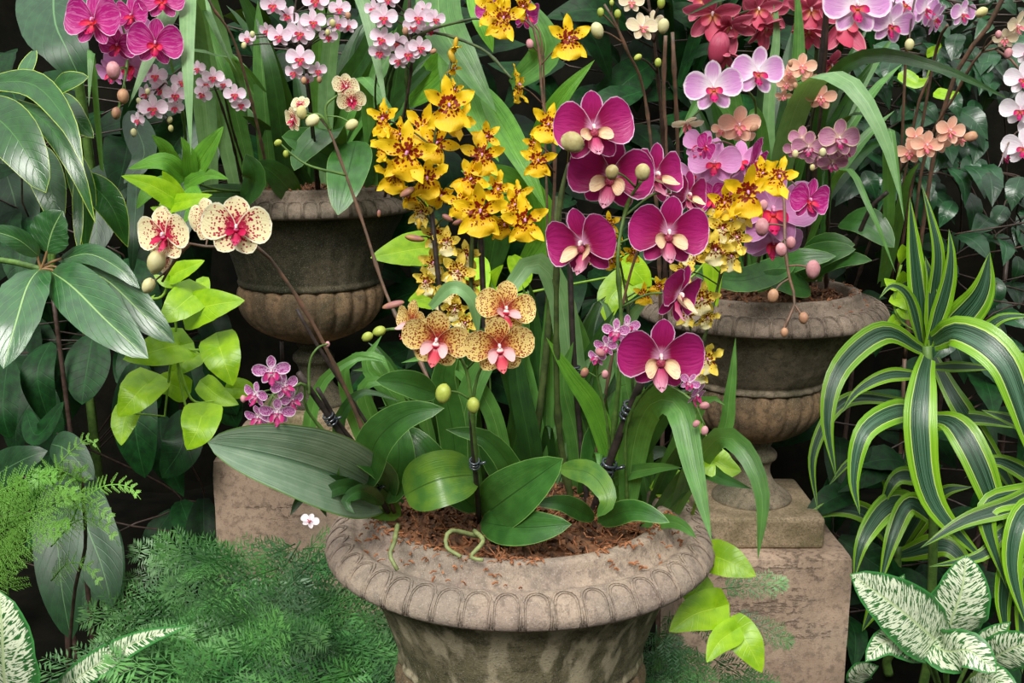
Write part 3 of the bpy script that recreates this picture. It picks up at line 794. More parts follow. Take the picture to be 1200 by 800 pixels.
# --- magenta moth orchid
o = thing('moth_orchid', 'large magenta moth orchid with white-rimmed petals, tallest in the front urn', 'orchid', P(668, 600, 1.82), FRONT)
h1 = heads(o, 'mag', '695,150,1.66,92,8,-4,-3 716,205,1.70,98,-14,8,8 683,285,1.62,92,-34,8,-10 783,272,1.66,92,6,4,4 795,345,1.60,78,48,12,22 774,417,1.58,98,2,10,2 768,205,1.78,80,38,-8,8 806,228,1.84,60,40,0,10')
h2 = buds(o, B_olive, '670,166,1.60,32,-65,.82 717,201,1.61,20,10,.85 753,201,1.60,23,0,.85')
spike(o, '672,600,1.82 655,500,1.78 652,380,1.74 655,250,1.72 672,180,1.72 700,168,1.72 735,190,1.7', S_olive, .0062, .0026, [h1[0], h1[1], h1[2], h2[0]], nodes=6)
spike(o, '705,590,1.80 722,480,1.72 728,380,1.68 724,300,1.68 735,240,1.7 752,212,1.66', S_green, .0050, .0024, [h1[3], h1[4], h1[5], h1[6], h1[7], h2[1], h2[2]], nodes=5)
stake(o, '688,620,1.80 722,520,1.73 758,432,1.68', .0068, S_stake, clips=(.42, .75), cm=S_clip)
stake(o, '690,610,1.84 673,430,1.84 666,250,1.84', .0052, S_stake, clips=(.5,), cm=S_clip)
stalk(o, '690,590,1.86 708,470,1.8 736,330,1.78 765,250,1.76', .0032, S_brown, r1=.002, nodes=5)
for s_, w_, m_, pr_ in [('565,606,1.72 600,580,1.62 660,537,1.56', 66, L_orch, 'oval'),
                        ('655,548,1.68 693,556,1.62 712,585,1.58 699,606,1.58', 30, L_orch2, 'oval'),
                        ('563,612,1.70 612,618,1.60 670,614,1.56', 46, L_orch, 'oval'),
                        ('697,608,1.7 660,590,1.62 626,590,1.6', 24, L_orch, 'oval'),
                        ('700,612,1.72 742,598,1.64 785,612,1.6', 28, L_orch, 'oval'),
                        ('740,612,1.78 790,612,1.66 816,630,1.6', 18, L_strap, 'oval'),
                        ('690,600,1.88 700,556,1.84 690,500,1.82', 46, L_orch, 'oval'),
                        ('640,600,1.90 600,560,1.86 560,520,1.82', 44, L_orch, 'oval')]:
    leaf(o, s_, w_, m_, pr_, fold=.16, arch=.12)

# --- spotted yellow moth orchid, low in front
o = thing('moth_orchid', 'small yellow moth orchid finely spotted with red, low at the front of the urn', 'orchid', P(560, 604, 1.72), FRONT)
h = heads(o, 'spoty', '512,398,1.50,82,-6,8,8 585,405,1.49,82,8,8,-6 592,362,1.55,74,20,-12,10 484,378,1.54,60,-50,-6,0')
b = buds(o, B_green, '520,460,1.49,27,10 555,474,1.49,22,0 431,394,1.53,16,60 445,388,1.54,18,70')
spike(o, '560,604,1.72 558,540,1.60 553,480,1.54 548,440,1.53 540,420,1.53 520,395,1.56 470,385,1.56', S_green, .0042, .0022, h[:2] + h[3:] + b, nodes=4)
spike(o, '553,480,1.55 560,440,1.55 580,400,1.55 590,375,1.57', S_green, .0026, .002, [h[2]], nodes=0, name='side_stem')
stake(o, '562,612,1.71 556,540,1.6 552,482,1.545', .0042, S_stake, clips=(.62,), cm=S_clip)
for s_, w_, m_, pr_ in [('430,572,1.66 440,520,1.60 475,488,1.56 521,478,1.54', 46, L_orch, 'oval'),
                        ('474,580,1.64 515,562,1.60 562,556,1.66', 66, L_orch2, 'oval'),
                        ('560,600,1.72 520,560,1.70 492,520,1.70 470,500,1.72', 40, L_orch, 'oval'),
                        ('512,462,1.70 475,450,1.64 440,446,1.60', 34, L_orch, 'oval'),
                        ('560,600,1.74 600,560,1.66 570,515,1.62 522,503,1.60', 30, L_orch, 'oval'),
                        ('540,600,1.76 530,500,1.74 520,440,1.72 545,385,1.68', 34, L_orch, 'oval'),
                        ('455,590,1.7 468,540,1.68 462,480,1.7', 40, L_orch, 'oval')]:
    leaf(o, s_, w_, m_, pr_, fold=.2, arch=.1)
for s_ in ('466,615,1.62 462,635,1.55 457,650,1.53 466,668,1.52', '560,628,1.62 528,622,1.58 523,640,1.56 540,652,1.54', '556,622,1.62 566,634,1.57 552,652,1.54 566,656,1.53'):
    stalk(o, s_, .0042, S_root, 'aerial_root', r1=.003, n=12)

# --- cream and red spotted orchid whose spike leans to the left
o = thing('moth_orchid', 'cream moth orchid blotched crimson, its long bare spike leaning far to the left', 'orchid', P(462, 600, 1.72), FRONT)
h = heads(o, 'spotr', '193,275,1.50,74,-22,2,-6 277,266,1.50,80,10,-2,4 243,258,1.56,58,155,0,10 192,300,1.55,50,-100,10,0')
b = buds(o, B_cream, '183,306,1.5,32,20 174,334,1.5,22,30')
spike(o, '462,600,1.72 420,490,1.64 370,385,1.58 318,305,1.54 292,288,1.53 250,290,1.52 222,286,1.52 205,305,1.52 190,330,1.52', S_brown, .0040, .0018, h + b, nodes=6)
stake(o, '440,512,1.66 368,398,1.60 348,362,1.59', .0028, S_stake, 'bamboo_splint')
bud(o, 384, 403, 1.59, 8, B_pink)
leaf(o, '470,604,1.74 422,580,1.66 388,560,1.60 396,528,1.58', 40, L_orch2, 'oval', fold=.3)

leaf(o, '455,590,1.72 455,560,1.66 430,540,1.62 385,522,1.58', 26, L_orch, 'oval')

# --- the big folded leaf, sky gloss in its pale colour, and darker neighbours
o = thing('leafy_orchid', 'orchid out of bloom with one broad ribbed leaf, sky gloss in its colour, hanging over the rim', 'plant', P(455, 604, 1.76))
leaf(o, '458,588,1.74 400,560,1.60 330,537,1.50 243,518,1.44', 92, L_pale, 'blunt', fold=.34, nv=44, nu=8)
for s_ in ('430,580,1.66 392,566,1.58 358,578,1.54 340,604,1.52', '440,585,1.66 405,570,1.58 378,585,1.54 383,606,1.53', '450,590,1.68 425,575,1.60 405,588,1.56 416,602,1.55'):
    leaf(o, s_, 20, L_strapd, 'oval')

# --- little purple orchid on a stake at the left
o = thing('miniature_orchid', 'miniature purple and white orchid on a dark stake at the left of the urn', 'orchid', P(450, 600, 1.70), FRONT)
h = heads(o, 'pur', '318,434,1.50,44,10,10,0 300,462,1.50,36,-30,5,10 333,452,1.51,36,40,0,-8 325,482,1.48,42,5,20,4 303,488,1.49,36,-18,20,0 342,468,1.52,32,50,10,0')
h += heads(o, 'min', '287,512,1.49,20,-10,50,0')
b = buds(o, B_pink, '322,516,1.49,9,0 285,467,1.5,10,0')
spike(o, '450,600,1.70 400,530,1.62 360,480,1.57 357,450,1.55 340,455,1.53 320,462,1.52 310,500,1.51 308,522,1.50', S_green, .003, .0016, h + b)
spike(o, '362,462,1.56 363,425,1.56 372,408,1.56 384,403,1.58', S_green, .002, .0015, name='side_stem', nodes=0)
stake(o, '455,600,1.70 415,532,1.64 350,437,1.56', .0046, S_stake, clips=(.22, .72), cm=S_clip)
stake(o, '450,560,1.68 400,500,1.62 372,455,1.58', .0036, S_stake, clips=(.3,), cm=S_clip)

# --- miniature purple orchids on the right side
o = thing('miniature_orchid', 'miniature purple orchid tucked beneath the magenta blooms', 'orchid', P(720, 600, 1.82), FRONT)
h = heads(o, 'pur', '722,388,1.66,34,-20,0,0 742,400,1.66,34,10,0,10 710,405,1.66,30,-30,10,0 735,382,1.68,30,0,-10,0 700,418,1.66,26,-40,0,0 750,418,1.68,24,20,0,0 816,462,1.56,36,50,30,20 808,448,1.57,26,0,0,30')
b = buds(o, B_pink, '703,413,1.64,14,-60 709,438,1.64,12,0 826,475,1.55,14,80 816,496,1.55,11,40 826,504,1.55,13,10')
b += buds(o, B_plum, '685,436,1.66,14,20')
spike(o, '720,600,1.82 712,500,1.72 700,440,1.68 705,420,1.67 725,410,1.67 745,415,1.66', S_green, .003, .0016, h[:6] + b[:2] + b[5:])
spike(o, '735,600,1.8 735,500,1.7 765,450,1.62 790,455,1.58 812,470,1.57 822,490,1.56 827,500,1.56', S_green, .0028, .0014, h[6:] + b[2:5])

# --- tall yellow tiger orchids
o = thing('tiger_orchid', 'tall yellow tiger orchid with brown-spotted flowers, left and centre of the urn', 'orchid', P(560, 600, 1.92), 'yellow tiger orchids in the front urn')
S1 = '526,124,1.80,66,10,0,0 478,180,1.78,72,-12,4,5 512,168,1.86,54,0,0,30 450,140,1.84,46,-30,0,0 462,205,1.8,50,-20,25,10 500,208,1.80,56,10,20,0 537,140,1.84,46,30,0,40 480,228,1.86,38,-20,30,0 447,172,1.86,40,-50,0,0 517,228,1.84,42,-10,30,60 532,80,1.86,20,60,30,10 533,56,1.87,16,30,60,0 532,105,1.86,26,30,0,0 495,150,1.88,50,0,-20,20 470,157,1.84,40,-20,0,70'
S2 = '565,182,1.84,54,0,0,4 563,247,1.78,66,0,6,2 552,210,1.84,48,-10,0,40 540,238,1.82,44,-30,0,0 582,222,1.84,44,30,0,20 615,258,1.76,58,6,4,-6 603,240,1.84,40,0,0,40 590,262,1.82,42,20,30,0 570,160,1.88,36,0,0,60 608,228,1.88,34,20,-20,0'
S3 = '630,188,1.84,44,10,0,0 643,146,1.84,48,-10,0,20 606,100,1.86,46,70,0,0 667,46,1.88,54,0,0,0 590,22,1.9,52,0,0,10 575,10,1.92,44,-20,0,0 612,8,1.92,34,20,0,30 625,168,1.88,30,30,0,0'
S4 = '524,284,1.86,34,-10,0,0 536,318,1.86,42,0,0,20 528,342,1.84,34,0,10,0 546,300,1.88,34,10,0,0 533,362,1.84,34,0,20,0 545,378,1.82,30,0,0,40 500,330,1.86,36,-30,0,0 494,248,1.86,34,-20,10,10 510,275,1.88,34,0,0,0 508,308,1.9,36,0,0,0 552,335,1.88,30,20,0,0 515,350,1.88,28,-10,0,0'
a1 = heads(o, 'tig', S1); a2 = heads(o, 'tig', S2); a3 = heads(o, 'tig', S3); a4 = heads(o, 'tigp', S4)
b1 = buds(o, B_yellow, '534,50,1.87,16,10,.4 529,66,1.87,18,-20,.45 491,262,1.84,15,5,.4')
b2 = buds(o, B_plum, '478,225,1.80,22,60,.45 524,255,1.8,16,-60,.45 537,260,1.82,15,70,.45 485,279,1.80,26,-80,.34 462,357,1.76,30,75,.3 444,250,1.9,10,0,.5')
spike(o, '545,600,1.92 530,450,1.90 515,330,1.88 505,220,1.86 515,130,1.86 532,60,1.88', S_olive, .0055, .0022, a1 + b1[:2] + b2[:2])
spike(o, '565,600,1.92 558,460,1.9 552,340,1.87 556,240,1.86 566,160,1.88', S_olive, .0058, .0024, a2 + b2[2:3])
spike(o, '625,600,1.94 635,440,1.92 645,300,1.92 650,180,1.92 636,120,1.92 632,60,1.92 620,25,1.92 590,15,1.93', S_brown, .005, .0018, a3)
spike(o, '540,600,1.93 542,480,1.92 535,400,1.9 525,330,1.9 510,270,1.9 495,245,1.9', S_olive, .004, .002, a4 + b1[2:] + b2[3:4])
spike(o, '540,600,1.9 520,480,1.85 500,390,1.80 475,365,1.78 462,357,1.77', S_dark, .0022, .0014, name='side_stem', nodes=0)
stake(o, '572,600,1.9 570,440,1.88 560,200,1.88', .005, S_stake, clips=(.55,), cm=S_clip)
stake(o, '528,580,1.9 520,400,1.86 505,240,1.86', .0045, S_stake, clips=(.62,), cm=S_clip)
stake(o, '610,600,1.92 630,500,1.9 648,330,1.88 655,230,1.88', .0068, S_olive, 'cane')
for s_, w_, m_ in [('560,600,1.9 545,480,1.84 600,370,1.86 590,350,1.86', 30, L_strap), ('505,360,1.72 530,337,1.7 553,352,1.70 561,392,1.72', 16, L_straps),
                   ('600,600,1.9 575,480,1.86 520,420,1.84 470,425,1.8', 22, L_strap), ('580,600,1.92 610,480,1.88 590,400,1.86 560,360,1.86', 26, L_strapd)]:
    leaf(o, s_, w_, m_, 'strap', nv=18)

o = thing('tiger_orchid', 'yellow and brown tiger orchid spray with pale lips over the right urn rim', 'orchid', P(760, 600, 1.9), 'yellow tiger orchids in the front urn')
S5 = '876,226,1.84,64,0,0,0 912,208,1.82,50,10,-10,20 850,238,1.86,44,-20,0,0 893,203,1.88,40,0,0,50'
S6 = '846,268,1.86,42,0,0,10 822,262,1.88,34,-10,0,0 862,278,1.86,36,20,0,30 838,292,1.84,42,0,20,0 812,298,1.86,34,0,0,50 856,300,1.86,40,10,10,0 800,318,1.86,30,-20,0,0 822,350,1.82,42,0,10,0 806,368,1.84,30,-30,0,0 828,420,1.78,42,10,10,0 820,436,1.8,28,0,0,0 870,250,1.88,34,0,0,0 845,245,1.9,34,0,0,40 828,372,1.84,30,30,20,0'
S7 = '722,286,1.82,34,60,0,0 714,262,1.84,28,0,0,0 742,296,1.84,26,0,0,0 716,306,1.84,26,30,20,0 700,300,1.86,24,0,0,0 755,345,1.86,28,0,0,0 772,335,1.86,24,0,0,40'
a5 = heads(o, 'tig', S5); a6 = heads(o, 'tigp', S6); a7 = heads(o, 'tig', S7)
spike(o, '780,600,1.9 800,480,1.9 830,380,1.9 850,300,1.9 868,245,1.9 895,205,1.88', S_olive, .004, .0018, a5 + a6[:7])
spike(o, '775,600,1.9 790,500,1.88 815,440,1.84 812,400,1.86 800,340,1.88 812,310,1.88', S_olive, .003, .0016, a6[7:])
spike(o, '740,600,1.9 742,480,1.88 738,380,1.88 725,300,1.88 712,262,1.86', S_olive, .003, .0018, a7)
fanned(o, (760, 605, 1.86), [(850, 475, 1.72), (838, 545, 1.66), (700, 350, 1.95), (735, 420, 1.9)], .032, [L_strap, L_strapd], lift=.06)
for s_, w_, m_ in [('735,600,1.80 743,520,1.74 762,474,1.66 795,476,1.60 812,545,1.55 834,634,1.50', 38, L_strap),
                   ('790,600,1.78 815,545,1.68 845,512,1.60 872,528,1.56 893,580,1.53 888,656,1.51', 27, L_strap),
                   ('770,600,1.8 815,552,1.7 848,562,1.62 882,573,1.58', 24, L_strapd),
                   ('735,600,1.85 700,490,1.8 668,440,1.76 640,395,1.74', 27, L_bright),
                   ('760,595,1.84 840,520,1.78 855,460,1.76 862,395,1.76', 18, L_strap),
                   ('690,590,1.86 720,560,1.8 770,548,1.72 800,548,1.68', 18, L_strap)]:
    leaf(o, s_, w_, m_, 'strap', nv=20, roll=6, roll1=-10)

# --- leafy strap clump that fills the middle of the urn
o = thing('cymbidium_clump', 'dense clump of green strap leaves in the middle of the front urn', 'plant', P(650, 600, 1.9))
for s_, w_, m_ in [('690,600,1.92 672,450,1.90 655,345,1.88 628,308,1.86 600,335,1.84 588,400,1.82', 34, L_straps),
                   ('700,600,1.94 690,480,1.92 670,380,1.90 636,322,1.9', 34, L_strap),
                   ('640,600,1.92 615,450,1.9 590,372,1.88 575,330,1.88', 28, L_strap),
                   ('560,600,1.9 548,480,1.88 548,410,1.86', 30, L_strapd), ('680,600,1.9 676,520,1.86 660,450,1.84 672,400,1.82', 26, L_strap),
                   ('720,600,1.92 705,500,1.88 690,470,1.86 650,430,1.86', 22, L_straps), ('630,600,1.9 620,520,1.86 605,430,1.86 620,380,1.86', 28, L_strapd),
                   ('470,600,1.85 420,500,1.78 405,430,1.74 445,418,1.72 460,450,1.72', 18, L_strap), ('470,600,1.85 372,540,1.76 372,460,1.72 415,420,1.70 455,425,1.7', 17, L_strap),
                   ('480,600,1.84 400,520,1.78 420,462,1.74 470,470,1.74', 16, L_strapd), ('490,600,1.88 470,480,1.86 430,430,1.84 448,392,1.84', 22, L_strap),
                   ('500,600,1.88 440,500,1.84 430,450,1.82 480,452,1.8', 22, L_strap)]:
    leaf(o, s_, w_, m_, 'strap', nv=20, roll=R(-15, 15), roll1=R(-25, 25))
fanned(o, (640, 602, 1.94), [(R(560, 790), R(330, 520), R(1.85, 2.1)) for _ in range(40)], .034, [L_strap, L_strapd, L_strapd, L_straps], lift=.05)
fanned(o, (520, 602, 1.92), [(R(400, 560), R(400, 540), R(1.8, 2.02)) for _ in range(22)], .032, [L_strap, L_strapd, L_strapd], lift=.05)
fanned(o, (700, 605, 1.9), [(R(680, 850), R(440, 590), R(1.75, 2.02)) for _ in range(20)], .03, [L_strap, L_strapd, L_strapd], lift=.05)
# ------------------------------------------------------------ left urn
o = thing('moth_orchid', 'hot pink veined moth orchid at the top left corner', 'orchid', P(205, 225, 3.2), 'pink orchids above the left urn')
h = heads(o, 'hot', '110,24,2.70,72,-14,-4,4 182,50,2.66,62,14,8,8 155,18,2.74,46,-20,0,0 190,0,2.74,52,5,0,0 138,52,2.72,46,-10,20,10')
h += heads(o, 'lav', '152,75,2.76,60,-10,30,0 152,40,2.8,60,0,0,0 130,85,2.74,40,-30,30,0')
b = buds(o, B_pink, '133,82,2.66,24,0'); b += buds(o, B_tan, '144,112,2.68,20,0 136,132,2.68,16,10 205,47,2.7,10,0')
spike(o, '220,235,3.2 215,140,3.0 190,40,2.9 160,-30,2.85 145,-20,2.8 142,20,2.78 150,60,2.74 145,100,2.72 138,130,2.70', S_green, .005, .0024, h + b)
o = thing('miniature_orchid', 'pale pink miniature orchid cluster in front of the grey-green straps, upper left', 'orchid', P(275, 230, 3.2), 'small pale pink orchids behind')
h = heads(o, 'min', '180,126,2.78,34,0,0,0 162,140,2.8,20,-20,10,0 182,88,2.82,28,10,0,0 205,110,2.80,28,20,10,0 190,105,2.84,26,0,0,30 212,95,2.84,24,30,0,0 172,110,2.84,26,-30,0,0 205,125,2.82,22,0,20,0 250,90,2.8,26,0,0,0 232,80,2.82,20,-10,0,0 238,110,2.82,22,0,0,30 275,110,2.8,26,10,0,0 282,122,2.82,22,20,0,0 262,98,2.84,20,0,0,0 240,98,2.84,22,40,0,0 168,128,2.83,18,0,0,40')
b = buds(o, B_cream, '157,155,2.78,11,0 173,107,2.78,9,0 199,140,2.8,9,20 163,118,2.8,9,-20 200,150,2.8,9,0')
spike(o, '290,240,3.2 268,150,3.0 245,90,2.9 222,75,2.86 190,100,2.84 165,130,2.82', S_dark, .004, .0018, h[:8] + h[15:] + b)
spike(o, '300,235,3.2 275,160,3.0 262,110,2.9 245,85,2.86 232,80,2.86', S_dark, .004, .0018, h[8:15])
spike(o, '320,235,3.2 300,140,3.05 275,50,2.95 250,10,2.9 240,-10,2.9', S_brown, .0045, .003)
o = thing('miniature_orchid', 'pale pink miniature orchid cluster left of the strap leaves at the top', 'orchid', P(350, 225, 3.3), 'small pale pink orchids behind')
h = heads(o, 'min', '352,68,2.80,34,0,0,0 328,42,2.84,30,-10,0,0 352,38,2.84,34,0,0,10 367,25,2.84,30,10,0,0 370,0,2.86,32,0,0,0 320,5,2.88,30,0,10,0 313,35,2.86,20,-20,20,0 345,84,2.82,24,-20,10,0 372,82,2.82,22,20,10,0 398,10,2.9,26,0,0,0 395,28,2.9,24,20,0,0 338,18,2.9,26,0,0,30 385,42,2.86,22,10,20,0 408,30,2.92,22,0,0,0 290,45,2.86,20,0,0,0 360,92,2.84,16,0,30,0')
b = buds(o, B_cream, '390,27,2.84,11,0 384,38,2.84,9,0 296,40,2.84,9,0 286,53,2.84,9,10')
b += buds(o, B_tan, '356,94,2.8,10,0 374,93,2.8,9,0 408,18,2.86,10,0')
spike(o, '375,230,3.3 366,140,3.0 358,80,2.9 345,30,2.9 350,-20,2.9', S_dark, .004, .0022, h + b)
stalk(o, '372,225,3.25 366,150,3.05 360,95,2.95', .006, S_stake, 'stake')
o = thing('miniature_orchid', 'pink miniature orchid cluster right of the strap leaves at the top', 'orchid', P(440, 225, 3.3), 'small pale pink orchids behind')
h = heads(o, 'min', '450,20,2.84,32,0,0,0 455,-2,2.86,28,0,0,0 438,10,2.88,24,-20,0,0 448,45,2.86,30,0,0,20 490,20,2.84,32,10,0,0 510,22,2.84,24,20,0,0 485,30,2.88,26,0,10,0 478,62,2.86,30,10,10,0 492,55,2.86,28,20,0,0 468,70,2.88,26,-20,0,0 445,60,2.88,26,0,20,0 465,50,2.9,26,0,0,0 505,35,2.86,20,0,30,0 498,12,2.88,24,0,0,40')
b = buds(o, B_tan, '475,36,2.84,11,0 508,60,2.84,9,60')
spike(o, '450,235,3.3 470,150,3.0 482,80,2.9 480,30,2.9 480,-30,2.9', S_dark, .005, .003, h + b)
spike(o, '460,235,3.3 440,120,3.05 448,60,2.95 452,10,2.92', S_dark, .004, .002, h[:3])
o = thing('moth_orchid', 'small cream orchid speckled red, half open beside fat buds, on a long slanting stem', 'orchid', P(455, 360, 2.25))
h = heads(o, 'spotr', '405,102,2.14,36,40,-15,10 412,118,2.12,34,10,20,-10 344,140,2.14,34,-50,10,0 352,122,2.16,24,-20,-30,0')
b = buds(o, B_cream, '353,131,2.10,18,0 367,141,2.10,20,60 413,146,2.08,18,60'); b += buds(o, B_green, '326,167,2.10,11,60 335,180,2.10,10,0')
spike(o, '560,600,1.95 500,440,2.05 455,350,2.12 425,260,2.14 400,190,2.14 385,150,2.14 375,138,2.14', S_brown, .0042, .0024, nodes=7)
spike(o, '385,150,2.14 382,125,2.14 395,112,2.14', S_green, .0032, .002, h[:2] + b[2:3], name='side_stem', nodes=0)
spike(o, '388,152,2.14 375,135,2.13 360,136,2.14 350,138,2.15', S_green, .0032, .002, h[2:] + b[:2], name='side_stem', nodes=0)
spike(o, '405,205,2.14 365,195,2.12 345,183,2.12 328,168,2.12', S_green, .0028, .0018, b[3:], name='side_stem', nodes=0)
o = thing('moth_orchid', 'moth orchid with broad oval leaves lying over the left urn rim', 'orchid', P(375, 225, 3.3))
for s_, w_, m_ in [('282,240,3.15 300,212,3.02 288,180,3.0', 40, L_orch), ('418,165,3.2 408,205,3.02 396,252,2.94', 52, L_orch), ('410,200,3.2 360,170,3.1 330,160,3.05', 44, L_orch),
                   ('400,180,3.2 385,150,3.1 355,175,3.05 345,200,3.0', 34, L_orch), ('350,235,3.2 322,205,3.1 300,190,3.05', 34, L_strapd), ('340,235,3.3 250,232,3.1 200,238,3.0', 34, L_strapd)]:
    leaf(o, s_, w_, m_, 'oval', fold=.15, arch=.1)
# straps
o = thing('cymbidium_clump', 'tall clump of grey-green strap leaves rising from the left urn', 'plant', P(300, 235, 3.42))
for s_, w_, m_ in [('280,240,3.4 240,60,3.2 222,-40,2.9 219,40,2.72 221,120,2.66 224,182,2.64', 27, L_straps), ('250,240,3.4 236,80,3.2 215,-10,2.9 180,55,2.75 150,126,2.70', 32, L_straps),
                   ('300,240,3.4 270,80,3.3 245,-10,3.2 240,5,3.1 262,55,3.0 278,85,3.0', 14, L_straps), ('290,240,3.4 280,90,3.3 248,62,3.1 200,58,3.0', 12, L_straps),
                   ('380,240,3.4 385,80,3.3 405,-30,3.1 425,0,3.0 440,62,2.95 455,140,2.9', 22, L_straps), ('320,240,3.4 312,150,3.3 305,50,3.3 302,0,3.3', 24, L_strap),
                   ('340,240,3.4 330,160,3.3 318,80,3.25 300,20,3.3', 22, L_strapd), ('300,235,3.4 270,110,3.3 245,40,3.3 232,-10,3.3', 22, L_strap),
                   ('395,235,3.45 400,120,3.4 430,60,3.3 455,-10,3.3', 30, L_strapd), ('430,235,3.4 445,150,3.3 520,65,3.2 570,65,3.1', 14, L_strapd),
                   ('440,235,3.4 430,120,3.3 425,90,3.2 460,135,3.0 452,150,2.95', 16, L_strap), ('445,230,3.4 460,120,3.35 475,20,3.3 480,-20,3.3', 22, L_strapd),
                   ('120,200,3.3 112,100,3.0 107,60,2.9 104,125,2.85', 14, L_strap)]:
    leaf(o, s_, w_, m_, 'strap', nv=20, roll=R(-6, 6), roll1=R(-8, 8), fold=.1)
fanned(o, (370, 235, 3.45), [(R(230, 560), R(-40, 170), R(3.2, 3.7)) for _ in range(34)], .06, [L_strapd, L_strap, L_strapd], lift=.05)
# green spikes crossing behind the yellow orchids
o = thing('tiger_orchid', 'arching orchid stems ending in magenta blooms, between the pink clusters and yellow flowers', 'orchid', P(480, 235, 3.3))
for s_ in ('470,240,3.3 455,120,3.1 480,50,2.9 545,24,2.8 575,22,2.8', '465,240,3.3 450,110,3.1 490,42,2.9 560,55,2.8 600,92,2.7', '475,240,3.3 478,160,3.2 476,60,3.1 480,-10,3.1'):
    stalk(o, s_, .006, S_olive, 'flower_stem', r1=.003, nodes=7)
hb = heads(o, 'hot', '574,12,2.75,34,0,10,0 585,28,2.78,20,0,0,20')
o = thing('moth_orchid', 'single magenta orchid bloom hanging beside the yellow flowers at the top', 'orchid', P(640, 300, 3.0))
ground(o, P(645, 400, 2.6), .003, S_brown)
h = heads(o, 'hot', '616,18,2.4,42,50,20,0'); b = buds(o, B_pink, '621,51,2.4,13,-10')
spike(o, '645,400,2.6 640,200,2.5 636,60,2.42 628,30,2.41', S_brown, .003, .0018, h + b)

# bright pleated leaves behind the yellow orchids
o = thing('pleated_leaf_plant', 'plant with broad bright green pleated leaves behind the yellow orchids', 'plant', P(560, 330, 3.4))
for s_, w_, m_, pr in [('520,-60,3.2 515,20,3.0 548,80,2.9 582,132,2.86', 54, L_strap, 'lance'), ('560,-30,3.1 565,20,3.0 578,62,3.0', 32, L_bright, 'lance'), ('520,60,3.2 545,120,3.0 560,150,2.95 585,190,2.9', 38, L_bright, 'lance'),
                       ('560,100,3.1 590,150,2.95 615,195,2.86 640,246,2.82', 34, L_bright, 'lance'), ('620,190,3.1 655,120,2.95 697,70,2.9', 26, L_bright, 'lance'), ('600,300,3.1 610,330,2.9 560,350,2.8', 26, L_lime, 'lance'),
                       ('620,250,3.1 590,215,3.0 540,200,3.0', 44, L_bright, 'lance'), ('570,330,3.2 590,250,3.1 640,170,3.1', 40, L_strapd, 'lance'), ('610,320,3.2 640,270,3.1 612,190,3.0', 36, L_bright, 'lance'),
                       ('480,120,3.3 520,80,3.2 530,20,3.2', 44, L_bright, 'lance'), ('600,100,3.3 640,60,3.2 610,-10,3.2', 40, L_strap, 'lance')]:
    leaf(o, s_, w_, m_, pr, nv=18, arch=.1)
ground(o, P(570, 420, 3.4), .012, S_green)
stalk(o, '570,420,3.4 568,300,3.3 560,160,3.3 545,40,3.3', .012, S_green)

# ------------------------------------------------------------ right urn
o = thing('moth_orchid', 'soft pink moth orchid with bud chain hanging over the right urn', 'orchid', P(872, 335, 2.95), 'pink orchids in the right urn')
h = heads(o, 'lav', '905,245,2.50,106,0,4,0 838,190,2.52,62,-20,0,0 868,188,2.56,52,0,-10,0 822,172,2.54,48,-30,10,30 905,282,2.54,70,10,30,0 812,205,2.6,50,-30,0,0 850,215,2.62,50,0,0,0')
h2 = heads(o, 'hot', '948,234,2.40,56,24,4,8 884,190,2.42,64,60,10,30 826,172,2.44,34,40,0,40 835,232,2.5,48,-20,20,-20')
b = buds(o, B_pink, '953,315,2.30,25,0 915,292,2.32,19,-10 927,284,2.33,17,0 893,265,2.36,24,0 895,240,2.36,15,0')
b += buds(o, B_tan, '906,346,2.30,19,10 942,372,2.29,16,0 919,389,2.29,13,0')
spike(o, '880,345,2.9 890,300,2.7 905,220,2.5 918,230,2.44 920,290,2.36 926,330,2.34 932,352,2.33 922,378,2.32 919,385,2.31', S_brown, .005, .003, b[:4] + b[5:], nodes=4)
spike(o, '870,345,2.95 860,280,2.8 850,220,2.7 870,180,2.6 905,205,2.55', S_brown, .0045, .003, h + h2, nodes=0)
for s_, w_ in [('935,295,2.9 905,318,2.75 860,330,2.62 800,312,2.55', 34), ('950,340,2.9 915,330,2.75 885,322,2.7', 34), ('942,330,3.0 965,292,2.9 1002,287,2.85', 40), ('945,322,3.0 985,305,2.84 1022,305,2.78', 26), ('985,260,3.0 1015,262,2.9 1048,290,2.85', 40), ('900,335,2.95 960,300,2.85 1003,292,2.8', 34), ('880,340,3.0 925,308,2.84 980,300,2.8 ', 32)]:
    leaf(o, s_, w_, L_orch, 'oval', fold=.14, arch=.12)
o = thing('moth_orchid', 'lilac-white moth orchid pair with magenta lips right of centre', 'orchid', P(850, 335, 3.05), 'pink orchids in the right urn')
h = heads(o, 'lil', '836,102,2.55,68,-4,2,-3 888,84,2.58,64,8,2,4')
h += heads(o, 'palec', '805,144,2.6,40,20,60,0')
spike(o, '860,345,3.05 870,250,2.9 880,170,2.75 885,120,2.66 862,95,2.62', S_green, .004, .0025, h)
o = thing('moth_orchid', 'lilac moth orchid with wide pale petals along the top right edge', 'orchid', P(930, 335, 3.1), 'pink orchids in the right urn')
h = heads(o, 'lil', '1004,6,2.6,80,0,4,0 1045,28,2.62,56,10,20,8 1030,10,2.68,50,20,0,0 1085,10,2.6,50,40,10,10 1096,22,2.62,44,50,20,30 1128,16,2.64,36,20,10,0 1062,5,2.66,50,0,0,40')
b = buds(o, B_cream, '1066,52,2.58,16,0 1151,14,2.6,17,60')
spike(o, '940,345,3.1 955,200,2.95 968,60,2.8 975,-20,2.75 1030,-30,2.7 1080,-15,2.68 1130,10,2.68', S_dark, .006, .003, h + b)
stalk(o, '935,345,3.08 950,180,2.95 968,20,2.84 970,-30,2.8', .008, S_stake, 'stake')
